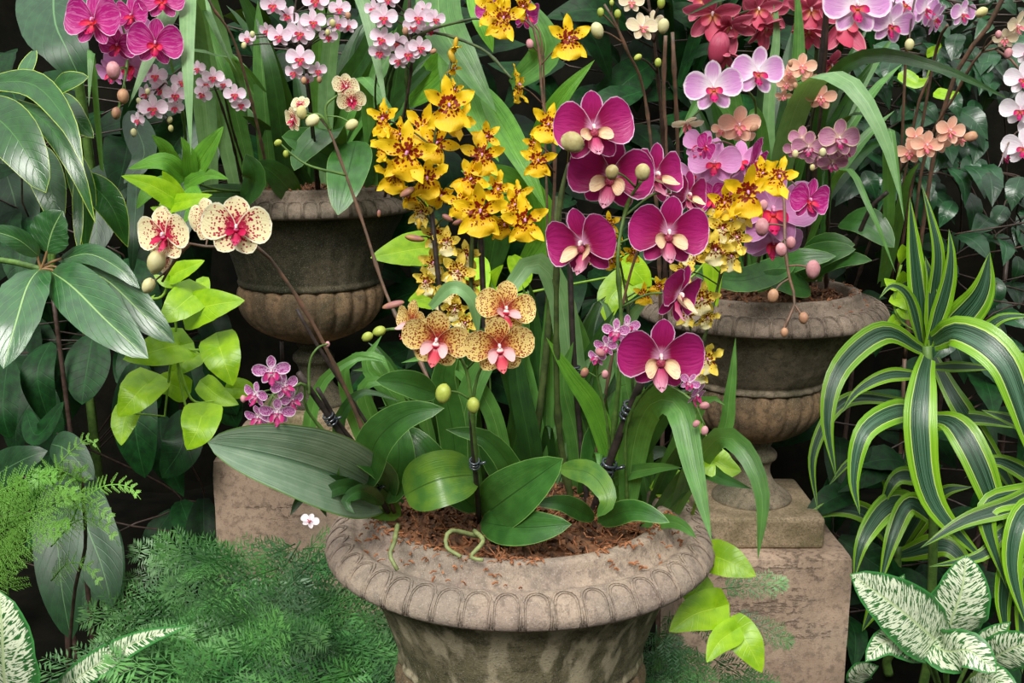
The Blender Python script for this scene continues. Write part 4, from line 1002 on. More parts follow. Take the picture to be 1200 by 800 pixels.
def peach(label, base, fl, bd, st, k='pea'):
    o = thing('miniature_orchid', label, 'orchid', P(*base), 'peach miniature orchids on the right')
    h = heads(o, k, fl); b = buds(o, B_tan, bd) if bd else []
    spike(o, st, S_dark, .0045, .0022, h + b); return o
peach('peach miniature orchids with a yellow bud, against dark ivy on the right', (1000, 335, 3.2), '1086,170,2.75,38,0,6,0 1113,153,2.74,38,10,0,8 1066,178,2.78,34,-20,10,0 1100,168,2.78,30,0,20,0 1073,160,2.8,28,0,0,30 1126,162,2.78,26,30,10,0', '1138,160,2.74,18,70', '1000,340,3.2 1040,230,3.0 1080,160,2.85 1060,170,2.82 1085,178,2.8 1120,165,2.8')
peach('peach miniature orchids just left of the dusky pink blooms, upper right', (920, 335, 3.15), '940,78,2.7,34,0,0,0 925,86,2.74,26,-20,0,0 922,98,2.74,24,-20,20,0 918,112,2.74,20,0,40,0 948,92,2.76,22,20,20,0', '926,74,2.7,9,0 932,100,2.7,9,0', '925,340,3.15 930,200,2.95 928,110,2.8 935,80,2.78')
peach('peach miniature orchid below the lilac pair, with long pointed sepals', (870, 335, 3.1), '866,146,2.62,50,0,10,0 872,158,2.66,30,20,30,20 846,152,2.66,26,-30,0,0', '884,150,2.6,12,60', '872,345,3.1 875,240,2.9 872,170,2.75 866,150,2.68')
peach('small salmon pink orchid against the long arching strap leaf', (945, 335, 3.15), '962,114,2.7,36,-10,20,0 960,106,2.74,24,30,0,0', '', '950,340,3.15 945,220,2.95 952,140,2.8 960,115,2.74')
o = thing('moth_orchid', 'veined mauve and cream orchid cluster left of the arching strap', 'orchid', P(968, 335, 3.1))
h = heads(o, 'mauve', '983,162,2.58,50,6,0,0 948,172,2.62,40,-20,10,0 940,162,2.66,32,-30,0,0 990,178,2.62,34,30,20,0 975,190,2.62,36,0,40,0 960,185,2.68,36,0,0,0 932,175,2.68,28,-20,20,0 970,178,2.7,36,0,0,30')
b = buds(o, B_cream, '964,178,2.54,12,0 932,180,2.56,11,0 952,196,2.56,9,0')
spike(o, '968,345,3.1 970,260,2.9 972,205,2.75 968,175,2.68', S_dark, .006, .003, h + b)
stalk(o, '1000,290,2.9 1020,245,2.85 1040,225,2.82', .006, S_stake, 'stake')
o = thing('moth_orchid', 'white and blush orchids at the right edge of the picture', 'orchid', P(1150, 400, 3.3))
ground(o, P(1060, 420, 3.2), .006, S_brown)
h = heads(o, 'white', '1200,92,2.6,44,-20,0,0 1205,60,2.64,36,-20,10,0 1196,128,2.6,46,-30,10,0 1200,172,2.6,50,-30,0,0 1176,182,2.58,34,70,10,20 1212,150,2.62,40,0,0,0')
h += heads(o, 'palec', '1192,30,2.66,38,30,10,0 1178,45,2.66,28,-30,30,0')
b = buds(o, B_pink, '1182,62,2.62,14,10 1170,40,2.62,11,0')
spike(o, '1060,420,3.2 1080,200,3.0 1120,110,2.85 1155,58,2.75 1190,75,2.7 1205,110,2.68 1200,170,2.66', S_brown, .005, .0025, h + b)
stalk(o, '1060,420,3.2 1105,130,2.98 1165,20,2.85 1190,-40,2.8', .006, S_brown, 'flower_stem')
for a in ('1045,330,3.2 1055,200,3.0 1062,60,2.9 1068,30,2.8', '1050,330,3.2 1080,150,3.0 1098,55,2.9 1110,30,2.8', '1040,330,3.2 1072,140,3.0 1090,90,2.95'):
    stalk(o, a, .004, S_brown, 'flower_stem')
o = thing('moth_orchid', 'pale cream orchid seen from behind with cream buds, above the magenta blooms', 'orchid', P(770, 400, 2.9))
ground(o, P(778, 420, 2.9), .006, S_dark)
h = heads(o, 'palec', '752,32,2.5,40,20,-20,0 765,25,2.55,28,150,0,0 740,2,2.5,30,0,0,0')
b = buds(o, B_cream, '700,35,2.48,22,-20 777,30,2.48,20,10'); b += buds(o, B_green, '704,14,2.5,12,0 724,16,2.5,12,0 717,3,2.5,8,0 748,67,2.5,11,60 771,73,2.5,12,0 775,3,2.5,14,0')
spike(o, '775,420,2.9 770,250,2.7 755,110,2.6 735,60,2.54 720,25,2.52 708,5,2.52', S_brown, .005, .0028, b[:1] + b[2:5])
spike(o, '780,420,2.9 778,200,2.7 770,80,2.58 757,-20,2.55', S_dark, .006, .0035, h + b[1:2] + b[5:], nodes=7)
for a in ('790,420,2.9 783,230,2.75 778,110,2.7 780,42,2.66', '798,420,2.9 795,200,2.8 790,80,2.7 788,38,2.7'):
    stalk(o, a, .005, S_brown, 'flower_stem', nodes=6)
o = thing('cymbidium_orchid', 'dusky rose cymbidium spray hanging in the upper right of centre', 'orchid', P(860, 330, 3.3), 'dusky rose cymbidiums')
h = heads(o, 'cym', '836,15,3.0,62,-20,30,0 855,30,3.0,52,20,40,20 826,0,3.05,50,-30,0,0 848,62,2.98,36,0,70,0 888,10,3.0,50,10,20,0 896,32,3.02,44,40,50,0 880,20,3.05,40,0,0,40')
b = buds(o, P_cy, '842,56,2.96,44,10,.6')
spike(o, '870,340,3.3 862,200,3.2 850,90,3.08 842,20,3.06 850,-20,3.05', S_olive, .008, .005, h + b)
o = thing('cymbidium_orchid', 'dusky rose cymbidium spray left of the big lilac moth orchid', 'orchid', P(945, 330, 3.3), 'dusky rose cymbidiums')
h = heads(o, 'cym', '950,10,3.0,56,0,30,0 948,35,2.98,40,-10,60,0 988,25,3.0,66,10,10,0 974,75,2.98,44,10,40,0 905,15,3.04,40,-30,20,0 940,-5,3.04,50,0,0,30 995,5,3.05,50,0,0,0')
spike(o, '952,340,3.3 950,200,3.2 955,90,3.08 960,20,3.06 965,-20,3.05', S_olive, .008, .005, h)
o = thing('cymbidium_clump', 'strap-leaved clump in the right urn with one long pale leaf arching to the right', 'plant', P(905, 340, 3.1))
for s_, w_, m_ in [('915,330,3.1 912,210,2.9 940,110,2.7 975,84,2.56 1010,110,2.5 1040,170,2.46 1056,238,2.44', 33, L_straps), ('905,335,3.1 905,230,3.0 930,130,2.95 935,20,2.95 928,-30,2.95', 22, L_strap),
                   ('912,335,3.1 900,150,3.0 910,40,3.0 905,-20,3.0', 15, L_straps), ('950,330,3.1 960,130,2.9 1010,68,2.8 1100,80,2.72 1190,120,2.7', 20, L_strapd),
                   ('960,330,3.1 975,180,3.0 1000,132,2.9 1035,150,2.86', 12, L_strapd), ('930,330,3.0 985,200,2.8 1020,245,2.7 1050,320,2.66', 9, L_strap), ('1030,330,3.1 1040,260,2.9 1042,150,2.8 1060,260,2.7', 16, L_strap),
                   ('1035,335,3.2 1060,220,3.0 1078,190,2.95', 16, L_strap), ('880,335,3.1 840,180,3.0 800,160,2.9', 20, L_strap), ('890,335,3.1 870,170,3.0 830,110,2.95 790,170,2.85', 20, L_strap), ('885,335,3.1 895,200,3.0 885,130,2.9 865,180,2.85', 16, L_strap),
                   ('870,335,3.1 855,200,3.0 830,170,3.0', 20, L_strapd), ('880,330,3.15 940,40,3.1 870,-5,3.0 800,20,2.9', 14, L_strapd)]:
    leaf(o, s_, w_, m_, 'strap', nv=20, roll=R(-8, 8), roll1=R(-12, 12))
fanned(o, (890, 335, 3.15), [(R(780, 1060), R(20, 240), R(3.0, 3.5)) for _ in range(30)], .05, [L_strapd, L_strapd, L_strap], lift=.05)
# ------------------------------------------------------------ foliage round the urns
# umbrella tree at the left
o = thing('umbrella_tree', 'umbrella tree branch with glossy leaflets spreading from one point at the left', 'plant', P(-30, 360, 2.35))
ground(o, P(-40, 420, 2.9), .012, S_dark); stalk(o, '-40,420,2.9 -40,420,2.5', .008, S_green)
stalk(o, '-40,420,2.5 -25,318,2.3 0,305,2.26 48,315,2.2', .006, S_green)
for s_, w_ in [('48,315,2.2 35,335,2.14 22,375,2.06 4,432,2.0', 64), ('60,318,2.2 88,338,2.12 128,378,2.05 174,420,2.0', 62), ('70,316,2.22 120,325,2.18 170,370,2.12 205,402,2.1', 48),
               ('68,306,2.22 105,298,2.18 140,315,2.14 164,338,2.12', 26), ('55,297,2.2 63,272,2.2 74,247,2.19', 52), ('46,300,2.2 20,280,2.16 -20,268,2.12', 26)]:
    leaf(o, s_, w_, L_umb, 'oval', fold=.14, arch=.15, wave=.06, nu=8, name='leaflet')
for s_ in ('48,315,2.2 42,322,2.18 40,326,2.17', '48,315,2.2 60,316,2.2 75,324,2.18', '48,315,2.2 62,312,2.21 78,318,2.21', '48,315,2.2 58,308,2.21 72,303,2.21', '48,315,2.2 52,305,2.2 56,292,2.2', '48,315,2.2 45,305,2.2 44,298,2.2'):
    stalk(o, s_, .0028, S_red, 'petiole')
# upper left lime-edged plant
o = thing('lime_edged_plant', 'dark green plant with thin lime leaf edges at the upper left', 'plant', P(60, 330, 2.9))
for s_, w_, pr in [('-20,98,2.7 40,100,2.6 80,145,2.5 98,196,2.45', 34, 'lance'), ('58,112,2.7 78,98,2.62 104,90,2.6', 30, 'oval'), ('-30,120,2.6 10,150,2.5 35,185,2.45 54,226,2.42', 62, 'oval'), ('20,120,2.66 60,150,2.56 90,200,2.5 112,262,2.48', 26, 'lance'),
                   ('70,110,2.8 90,140,2.7 110,162,2.66', 28, 'oval'), ('40,170,2.8 60,220,2.7 70,280,2.66', 42, 'lance'), ('90,215,2.6 92,250,2.55 92,296,2.52', 13, 'strap'), ('80,170,2.8 100,230,2.7 100,300,2.7', 30, 'lance'),
                   ('40,60,2.9 30,90,2.8 40,110,2.75', 20, 'lance'), ('95,205,2.75 130,240,2.7 150,290,2.7', 36, 'lance')]:
    leaf(o, s_, w_, L_limeedge, pr, fold=.12, arch=.15)
ground(o, P(60, 330, 2.9), .006, S_dark)
for s_ in ('60,330,2.9 50,200,2.85 -20,98,2.7', '60,330,2.9 70,200,2.85 60,112,2.7'): stalk(o, s_, .007, S_green)
# large dark leaves, back left
o = thing('large_leaf_plant', 'plant with huge dark leaves behind the hot pink orchid, top left', 'plant', P(100, 420, 3.6))
for s_, w_ in [('70,-60,3.4 66,20,3.1 80,60,3.0 98,100,3.0', 92), ('160,180,3.4 160,230,3.2 157,280,3.1 155,322,3.1', 22), ('210,180,3.4 215,240,3.3 180,330,3.2', 40), ('150,190,3.6 120,230,3.5 112,300,3.4', 60), ('0,180,3.6 20,240,3.5 25,300,3.4', 60), ('240,120,3.5 235,190,3.4 215,230,3.4', 46), ('150,130,3.4 170,180,3.2 145,215,3.15', 36), ('180,150,3.6 200,190,3.5 240,205,3.4', 34)]:
    leaf(o, s_, w_, L_big, 'oval', fold=.1, arch=.15, nv=18)
ground(o, P(100, 420, 3.6), .015, S_green)
stalk(o, '100,420,3.6 110,250,3.6 90,80,3.5 70,-60,3.4', .015, S_green)
o = thing('large_leaf_plant', 'plant with two long hanging dark leaves at the lower left', 'plant', P(70, 540, 2.7))
for s_, w_ in [('86,545,2.5 98,600,2.4 120,660,2.34 132,712,2.3', 66), ('62,560,2.5 68,620,2.42 74,690,2.36 84,750,2.34', 58), ('-30,575,2.4 5,552,2.34 34,536,2.3 56,528,2.3', 48), ('60,520,2.5 80,528,2.44 110,562,2.4', 40),
                   ('110,390,3.0 104,430,2.95 96,474,2.9', 54), ('60,400,3.1 45,440,3.0 60,500,3.0', 40), ('210,480,3.1 215,520,3.0 190,560,3.0', 50), ('160,420,3.1 160,500,3.0 170,560,3.0', 54), ('10,420,3.0 5,480,2.9 12,515,2.9', 40), ('30,480,2.9 45,510,2.8 75,470,2.8', 26)]:
    leaf(o, s_, w_, L_big if parse(s_)[0][2] < 2.6 else L_deep, 'oval', fold=.1, arch=.15, nv=16)  # farther leaves take the darker copy with shade in its colour
ground(o, P(70, 640, 2.8), .007, S_dark); ground(o, P(60, 640, 2.8), .007, S_dark)
stalk(o, '70,640,2.8 72,560,2.65 86,545,2.5', .009, S_green); stalk(o, '60,640,2.8 62,580,2.65 62,560,2.5', .009, S_green)

# lime pothos, left
def pothos(label, base, leaves, stems):
    o = thing('pothos_vine', label, 'plant', P(*base), 'lime pothos vines')
    for s_ in stems: stalk(o, s_, .0035, S_lime, 'stem', r1=.0025)
    for s_, w_ in leaves: leaf(o, s_, w_ * 1.12, L_lime, 'heart', fold=.12, arch=.18, wave=.04, nu=8)
    return o
pothos('lime green pothos with heart leaves trailing down at the left', (203, 245, 2.5),
       [('228,346,2.30 208,362,2.26 186,378,2.24', 42), ('226,366,2.30 250,358,2.27 287,352,2.25', 42), ('206,234,2.34 178,218,2.3 142,206,2.26', 26), ('202,240,2.34 222,236,2.3 249,228,2.28', 22), ('200,236,2.36 190,246,2.33 176,243,2.32', 16),
        ('204,322,2.3 222,314,2.27 240,305,2.26', 24), ('206,330,2.32 195,330,2.3 180,322,2.3', 16), ('210,405,2.3 182,412,2.26 144,421,2.24', 42), ('258,405,2.3 264,425,2.27 273,452,2.26', 44), ('174,450,2.3 158,466,2.26 138,488,2.25', 46),
        ('150,483,2.32 145,500,2.3 142,522,2.28', 30), ('212,455,2.38 195,450,2.36 175,458,2.36', 30), ('238,487,2.28 232,505,2.25 219,527,2.24', 44), ('242,452,2.36 258,465,2.34 280,474,2.33', 26), ('272,455,2.4 290,458,2.38 305,472,2.36', 24),
        ('225,420,2.4 212,428,2.38 200,440,2.38', 26), ('160,345,2.34 172,352,2.3 182,345,2.3', 9), ('210,235,2.4 200,215,2.38 190,200,2.36', 20), ('192,392,2.42 188,405,2.4 186,420,2.4', 18), ('238,330,2.42 238,345,2.4 232,362,2.4', 16)],
       ['300,226,3.25 240,225,2.95 203,245,2.5 196,300,2.34 206,350,2.31 205,400,2.31 198,440,2.31 199,470,2.3 182,503,2.3 155,484,2.3', '206,400,2.31 210,440,2.3 220,487,2.29', '206,405,2.31 228,410,2.3 258,406,2.3', '208,425,2.32 225,468,2.31 250,470,2.31', '200,300,2.33 192,345,2.32 165,350,2.33', '203,245,2.36 204,300,2.33', '198,450,2.31 185,455,2.31 174,452,2.3'])
pothos('lime pothos leaves showing between the left urn and the yellow orchids', (520, 330, 2.6),
       [('500,292,2.5 470,296,2.45 434,302,2.42', 42), ('505,350,2.5 490,352,2.46 478,352,2.44', 30), ('555,310,2.6 562,340,2.5 566,365,2.48', 34), ('505,240,2.6 488,232,2.55 474,222,2.5', 18), ('520,420,2.4 540,400,2.38 552,380,2.36', 26), ('600,400,2.5 612,420,2.5 620,445,2.5', 20), ('735,330,2.4 715,350,2.38 712,380,2.36', 36), ('735,310,2.4 750,325,2.4 762,345,2.4', 30), ('840,290,2.5 835,320,2.5 840,360,2.5', 24), ('560,365,2.6 575,330,2.55 590,310,2.5', 22)],
       ['520,420,2.6 515,340,2.55 500,292,2.5', '520,420,2.6 560,360,2.6 735,320,2.45', '735,320,2.45 800,330,2.5 840,290,2.5'])
pothos('lime pothos spilling over the right side of the front urn', (800, 600, 1.95),
       [('838,652,1.72 858,660,1.70 886,675,1.68', 38), ('822,684,1.76 812,696,1.75 800,700,1.74', 26), ('838,712,1.74 812,720,1.72 784,740,1.70', 44), ('858,740,1.72 842,752,1.70 828,776,1.68', 30), ('862,738,1.74 876,755,1.72 893,788,1.70', 38),
        ('828,712,1.78 838,728,1.77 842,742,1.76', 20), ('835,540,1.66 850,548,1.65 869,552,1.64', 34), ('795,560,1.86 792,578,1.83 800,595,1.82', 28), ('775,568,1.84 788,578,1.82 808,588,1.80', 26), ('812,500,1.8 818,520,1.78 822,540,1.77', 24)],
       ['800,640,1.9 812,600,1.82 825,560,1.74 835,540,1.67', '800,640,1.9 830,640,1.80 838,652,1.73', '815,640,1.85 832,690,1.80 838,712,1.75 852,735,1.74', '838,712,1.75 860,738,1.74'])
pothos('little lime vine twining beside the striped plant at the right urn', (1060, 400, 2.9),
       [('1058,300,2.7 1057,295,2.69 1057,286,2.68', 18), ('1056,328,2.7 1057,323,2.69 1058,317,2.68', 15), ('1052,350,2.7 1064,356,2.68 1076,362,2.68', 20), ('1066,362,2.7 1060,368,2.68 1050,362,2.68', 18), ('1050,375,2.7 1045,380,2.69 1040,388,2.68', 14), ('1048,335,2.7 1042,332,2.7 1036,326,2.7', 12), ('1108,380,2.66 1116,384,2.65 1127,388,2.64', 16), ('1062,345,2.72 1070,340,2.7 1078,345,2.7', 14)],
       ['1056,310,2.7 1050,335,2.7 1048,360,2.7 1058,378,2.68 1075,388,2.66 1096,382,2.66'])
pothos('few small lime leaves in the dark between ivy and lilac orchids', (1090, 120, 3.6),
       [('1060,90,3.4 1075,98,3.38 1090,92,3.36', 18), ('1090,62,3.4 1098,58,3.38 1102,50,3.36', 12), ('1100,110,3.4 1112,112,3.38 1124,108,3.36', 14)], ['1090,140,3.6 1085,100,3.42 1096,62,3.4'])

o = thing('pothos_vine', 'mid green pothos leaves clustered above the lime ones, beside the left urn rim', 'plant', P(215, 215, 2.9), 'green pothos by the left urn')
for s_, w_ in [('212,205,2.8 190,190,2.75 150,198,2.72', 26), ('205,195,2.85 195,175,2.8 178,158,2.76', 24), ('225,205,2.8 222,180,2.76 212,160,2.74', 22), ('230,200,2.8 245,175,2.76 262,148,2.74', 32), ('220,215,2.8 245,205,2.76 268,210,2.74', 20), ('200,215,2.85 175,225,2.8 160,245,2.78', 26), ('225,225,2.75 228,240,2.72 215,262,2.7', 22)]:
    leaf(o, s_, w_, L_bright, 'heart', fold=.14, arch=.15, nu=8)
stalk(o, '300,226,3.25 255,222,3.0 225,212,2.82 205,200,2.84', .004, S_green)
# striped dracaena
def dracaena(label, base, leaves, st):
    o = thing('striped_dracaena', label, 'plant', P(*base), 'striped dracaenas')
    stalk(o, st, .012, S_green, 'stem', seg=10); ground(o, P(*parse(st)[0]), .012, S_green)
    for s_, w_ in leaves: leaf(o, s_, w_ * .87, L_drac, 'drac', fold=.14, arch=.05, nv=22, nu=10, wave=.03)
    return o
dracaena('lime-striped dracaena with leaves arching every way, right of the right urn', (1090, 700, 2.72),
    [('1086,420,2.60 1080,450,2.50 1077,510,2.44 1094,590,2.42 1158,662,2.42', 46), ('1090,490,2.60 1120,500,2.50 1148,550,2.44 1170,615,2.42 1176,660,2.42', 46), ('1085,485,2.62 1050,482,2.52 1012,506,2.46 1000,560,2.44 1008,604,2.44', 34),
     ('1080,410,2.62 1035,390,2.54 985,430,2.46 969,490,2.42 980,562,2.40', 34), ('1080,440,2.66 1040,440,2.6 1005,458,2.56 985,485,2.54', 20), ('1060,470,2.7 990,470,2.62 953,530,2.58 958,600,2.56', 20),
     ('1095,400,2.60 1125,390,2.50 1175,425,2.42 1205,510,2.38 1215,560,2.38', 56), ('1098,395,2.62 1145,390,2.54 1175,372,2.5 1215,370,2.46', 20), ('1096,398,2.64 1128,370,2.60 1150,340,2.58 1160,295,2.58', 46), ('1086,405,2.64 1095,340,2.60 1098,290,2.58 1080,215,2.58', 22),
     ('1088,405,2.62 1108,340,2.58 1114,300,2.56 1112,268,2.56', 26), ('1082,405,2.64 1075,340,2.62 1070,290,2.62 1066,230,2.62', 30), ('1080,405,2.64 1065,350,2.58 1045,335,2.54 1030,350,2.52', 20), ('1092,405,2.62 1092,340,2.6 1084,300,2.6', 26),
     ('1090,600,2.8 1045,590,2.7 1012,630,2.62 1000,680,2.6', 38), ('1095,610,2.8 1065,590,2.7 1045,630,2.64 1030,690,2.62', 32), ('1092,430,2.66 1135,430,2.6 1165,432,2.6', 16), ('1088,500,2.7 1140,490,2.6 1200,502,2.55', 24),
     ('1094,420,2.7 1120,470,2.62 1160,530,2.6 1205,600,2.58', 30), ('1080,560,2.8 1050,560,2.7 1030,600,2.7', 26)],
    '1090,760,2.75 1094,600,2.72 1090,490,2.66 1086,405,2.62')
dracaena('second lime-striped dracaena leaning in from the right edge', (1260, 760, 2.6),
    [('1240,560,2.5 1190,590,2.42 1130,610,2.38 1078,642,2.36', 30), ('1245,570,2.5 1200,580,2.44 1155,600,2.4 1180,690,2.38', 34), ('1240,600,2.5 1200,600,2.4 1185,660,2.36 1205,740,2.34', 36), ('1230,620,2.5 1180,620,2.42 1150,650,2.4 1088,664,2.4', 24),
     ('1240,540,2.5 1200,500,2.44 1150,480,2.44', 30), ('1240,500,2.6 1190,440,2.55 1170,380,2.55', 30), ('1235,640,2.5 1190,650,2.42 1175,700,2.4 1182,760,2.4', 34), ('1250,640,2.5 1225,640,2.42 1200,700,2.38 1198,790,2.36', 34), ('1240,580,2.55 1170,540,2.5 1130,560,2.48', 26), ('1250,520,2.5 1215,440,2.45 1160,400,2.45', 36)],
    '1270,1110,2.66 1262,900,2.62 1255,680,2.55 1240,540,2.5')
dracaena('shaded striped dracaena low behind the right block', (1050, 740, 3.1),
    [('1050,640,3.1 1010,600,3.0 960,600,2.95 930,640,2.95', 30), ('1055,640,3.1 1080,580,3.0 1060,540,2.95', 30), ('1055,650,3.1 1110,640,3.0 1150,690,2.95', 34), ('1050,640,3.1 1040,560,3.0 1000,540,3.0 970,570,3.0', 26), ('1060,640,3.1 1100,580,3.05 1140,570,3.0', 28), ('1050,660,3.1 1030,700,3.0 1010,740,3.0', 30)],
    '1050,760,3.1 1052,640,3.1')

# marbled dieffenbachia
def dief(label, base, leaves):
    o = thing('dieffenbachia', label, 'plant', P(*base), 'cream and green marbled dumb canes'); ground(o, P(*base), .009, S_green)
    for s_, w_ in leaves:
        leaf(o, s_, w_, L_dief, 'oval' if w_ > 40 else 'lance', fold=.14, arch=.15, wave=.05, nu=8, nv=16)
        a = parse(s_)[0]; stalk(o, [P(*base), P(*a)] and '%g,%g,%g %g,%g,%g' % (*base, *a), .005, S_green, 'petiole')
    return o
dief('cream and green marbled dumb cane at the lower right corner', (1110, 830, 2.45),
     [('1110,762,2.36 1085,742,2.30 1050,712,2.24 996,672,2.20', 76), ('1105,755,2.38 1112,725,2.34 1125,690,2.32 1132,650,2.32', 76), ('1090,767,2.34 1062,752,2.28 1035,752,2.24 1014,775,2.22', 44), ('1080,745,2.34 1105,762,2.28 1135,762,2.22 1168,788,2.18', 52), ('1155,772,2.36 1185,758,2.30 1215,750,2.26', 52),
      ('1140,790,2.4 1170,800,2.3 1200,830,2.24', 40), ('1000,800,2.4 1010,785,2.36 1030,780,2.32', 30), ('1140,765,2.42 1160,745,2.4 1185,728,2.38', 26), ('1060,710,2.5 1050,690,2.46 1060,672,2.44', 26)])
dief('cream and green marbled dumb cane at the lower left corner', (20, 850, 2.05),
     [('14,830,1.94 10,790,1.88 6,740,1.84 0,692,1.84', 104), ('60,815,1.96 105,785,1.90 160,752,1.86 222,732,1.84', 34), ('70,820,1.98 110,795,1.94 165,778,1.92', 34), ('30,830,2.0 70,810,1.96 90,790,1.94', 34)])

# ------------------------------------------------------------ ferns
def fern_mat():
    t = NT('feathery_fern_leaf'); x, y, z = t.sep(t.obj())
    n1 = t.noise(t.pos(), 9, 3); n2 = t.noise(t.pos(), 70, 2)
    col = t.mix(t.step(n1, .35, .65), H('#2a5a28'), H('#467f38'))
    col = t.mix(t.math('MULTIPLY', t.step(x, .4, 1.0), .4), col, H('#77ad5e'))
    col = t.mix(t.math('MULTIPLY', t.step(n2, .5, .65), .5), col, H('#234f2a'))
    hsv = t.n('ShaderNodeHueSaturation'); t.put(hsv.inputs['Color'], col); t.put(hsv.inputs['Value'], t.math('ADD', t.math('MULTIPLY', t.rand(), .9), .55))
    return t.finish(hsv.outputs[0], .45, None, .15, hsv.outputs[0], .5)
M_fern = fern_mat()
M_fernl = leaf_mat('light_fern_leaf', '#8fc55a', '#6fa846', rough=.5, trans=.3, var=.2, bump=0)
FR = []
for i in range(5):
    g = G(); bend = R(.2, .45); c = [Vector((t, 0, -bend*t*t + R(-.004, .004))) for t in [k/12 for k in range(13)]]
    frond_geo(g, c, .66, nb=8, sub=5, leafl=.19, face=Vector((0, 0, 1)), thick=.008, lw=.2, ang=50)
    FR.append(g.mesh('frond', M_fern))
def frond_plant(label, base, spots):
    """spots: (point, direction, length)"""
    o = thing('feathery_fern', label, 'fern', base, 'feathery ferns between the urns'); ground(o, base, .008, S_dark, 'crown')
    for q, d, L in spots:
        f = link('frond', random.choice(FR), o); d = d.normalized()
        up = (Vector((0, -.75, .75)) + Vector((R(-.5, .5), R(-.3, .3), R(-.3, .3)))); Y_ = up.cross(d).normalized(); Z_ = d.cross(Y_).normalized()
        m = Matrix((d, Y_, Z_)).transposed().to_4x4() @ Matrix.Scale(L, 4)
        m.translation = q - base; f.matrix_local = m
    return o
def inpoly(x, y, pl):
    c = False
    for (x0, y0), (x1, y1) in zip(pl, pl[1:] + pl[:1]):
        if (y0 > y) != (y1 > y) and x < (x1-x0)*(y-y0)/(y1-y0)+x0: c = not c
    return c
def fill(poly, n, Yf, L0, L1, dirf):
    out = []; xs = [p[0] for p in poly]; ys = [p[1] for p in poly]
    while len(out) < n:
        x, y = R(min(xs), max(xs)), R(min(ys), max(ys))
        if inpoly(x, y, poly): out.append((P(x, y, Yf(x, y) + R(-.1, .1)), dirf(x, y), R(L0, L1)))
    return out
dd = lambda x, y: Vector((R(-.9, .9), R(-.8, -.2), R(-.8, .35)))
Yf = lambda x, y: 2.55 - (y - 600) * .0028
frond_plant('feathery fern mass rising left of the front urn, below the left block', P(340, 760, 2.6), fill([(225, 650), (330, 625), (390, 630), (385, 660), (430, 715), (440, 760), (290, 760), (230, 700)], 98, Yf, .18, .30, dd))
frond_plant('feathery fern spreading low at the bottom, left of the front urn', P(330, 850, 2.3), fill([(200, 730), (300, 720), (460, 740), (460, 830), (180, 830)], 98, Yf, .18, .28, dd))
frond_plant('feathery fern between the hanging dark leaves and the urn at lower left', P(160, 850, 2.3), fill([(120, 740), (170, 715), (240, 690), (260, 740), (240, 820), (90, 820), (85, 780)], 60, Yf, .17, .27, dd))
frond_plant('feathery fern sprays in the gap right of the front urn bowl', P(790, 830, 2.2), fill([(765, 730), (820, 745), (880, 790), (880, 830), (765, 830)], 34, lambda x, y: 1.98, .11, .18, lambda x, y: Vector((R(-.5, .9), R(-.7, -.2), R(-.9, .2)))) + [(P(800, 722, 1.9), Vector((.9, -.3, -.2)), .14), (P(785, 715, 1.92), Vector((-.1, -.3, -1)), .12), (P(845, 690, 2.2), Vector((.9, -.3, .3)), .14), (P(860, 720, 2.2), Vector((.9, -.3, -.3)), .14)])
# light green frond plant at the left edge
o = thing('fern', 'light green lacy fern with curling tips at the left edge', 'fern', P(-20, 760, 2.1))
for s_, w_, n_ in [('80,620,2.05 92,590,2.0 95,560,1.98 92,540,1.97', 60, 7), ('95,565,1.98 80,555,1.95 60,550,1.93 30,575,1.9', 40, 10), ('90,590,2.0 60,560,1.95 100,515,1.93 118,530,1.92', 34, 12), ('85,595,2.0 120,570,1.94 150,570,1.92 165,585,1.9', 36, 12), ('10,700,2.0 5,640,1.95 12,590,1.9 30,560,1.88', 90, 16),
                   ('-20,640,2.0 20,610,1.92 60,590,1.88 95,575,1.87', 66, 16), ('-20,660,2.0 20,640,1.92 50,625,1.88 75,622,1.86', 66, 14), ('60,640,2.1 90,610,2.0 120,612,1.96 140,640,1.95', 46, 12), ('60,680,2.1 80,660,2.0 105,665,1.98 120,690,1.96', 40, 12), ('-30,600,2.0 0,575,1.95 40,560,1.92 70,558,1.9', 60, 14),
                   ('-20,700,2.0 0,670,1.95 15,640,1.92 20,620,1.9', 60, 12), ('40,600,2.0 80,585,1.95 115,595,1.93 135,612,1.92', 44, 12), ('-10,580,1.98 30,600,1.92 60,618,1.9 85,612,1.88', 56, 14), ('20,600,1.98 50,575,1.93 75,570,1.9 100,590,1.9', 50, 12)]:
    q = spline(pts3(s_), 14); g = G(); frond_geo(g, q, M(w_, 1.95), nb=n_ + 1, sub=8, leafl=.11, thick=.002, lw=.26, ang=60)
    part('frond', g, M_fernl, o)
ground(o, P(78, 800, 2.2), .004, S_dark)
stalk(o, '78,800,2.2 88,690,2.15 100,640,2.1 96,560,2.0', .004, S_dark)

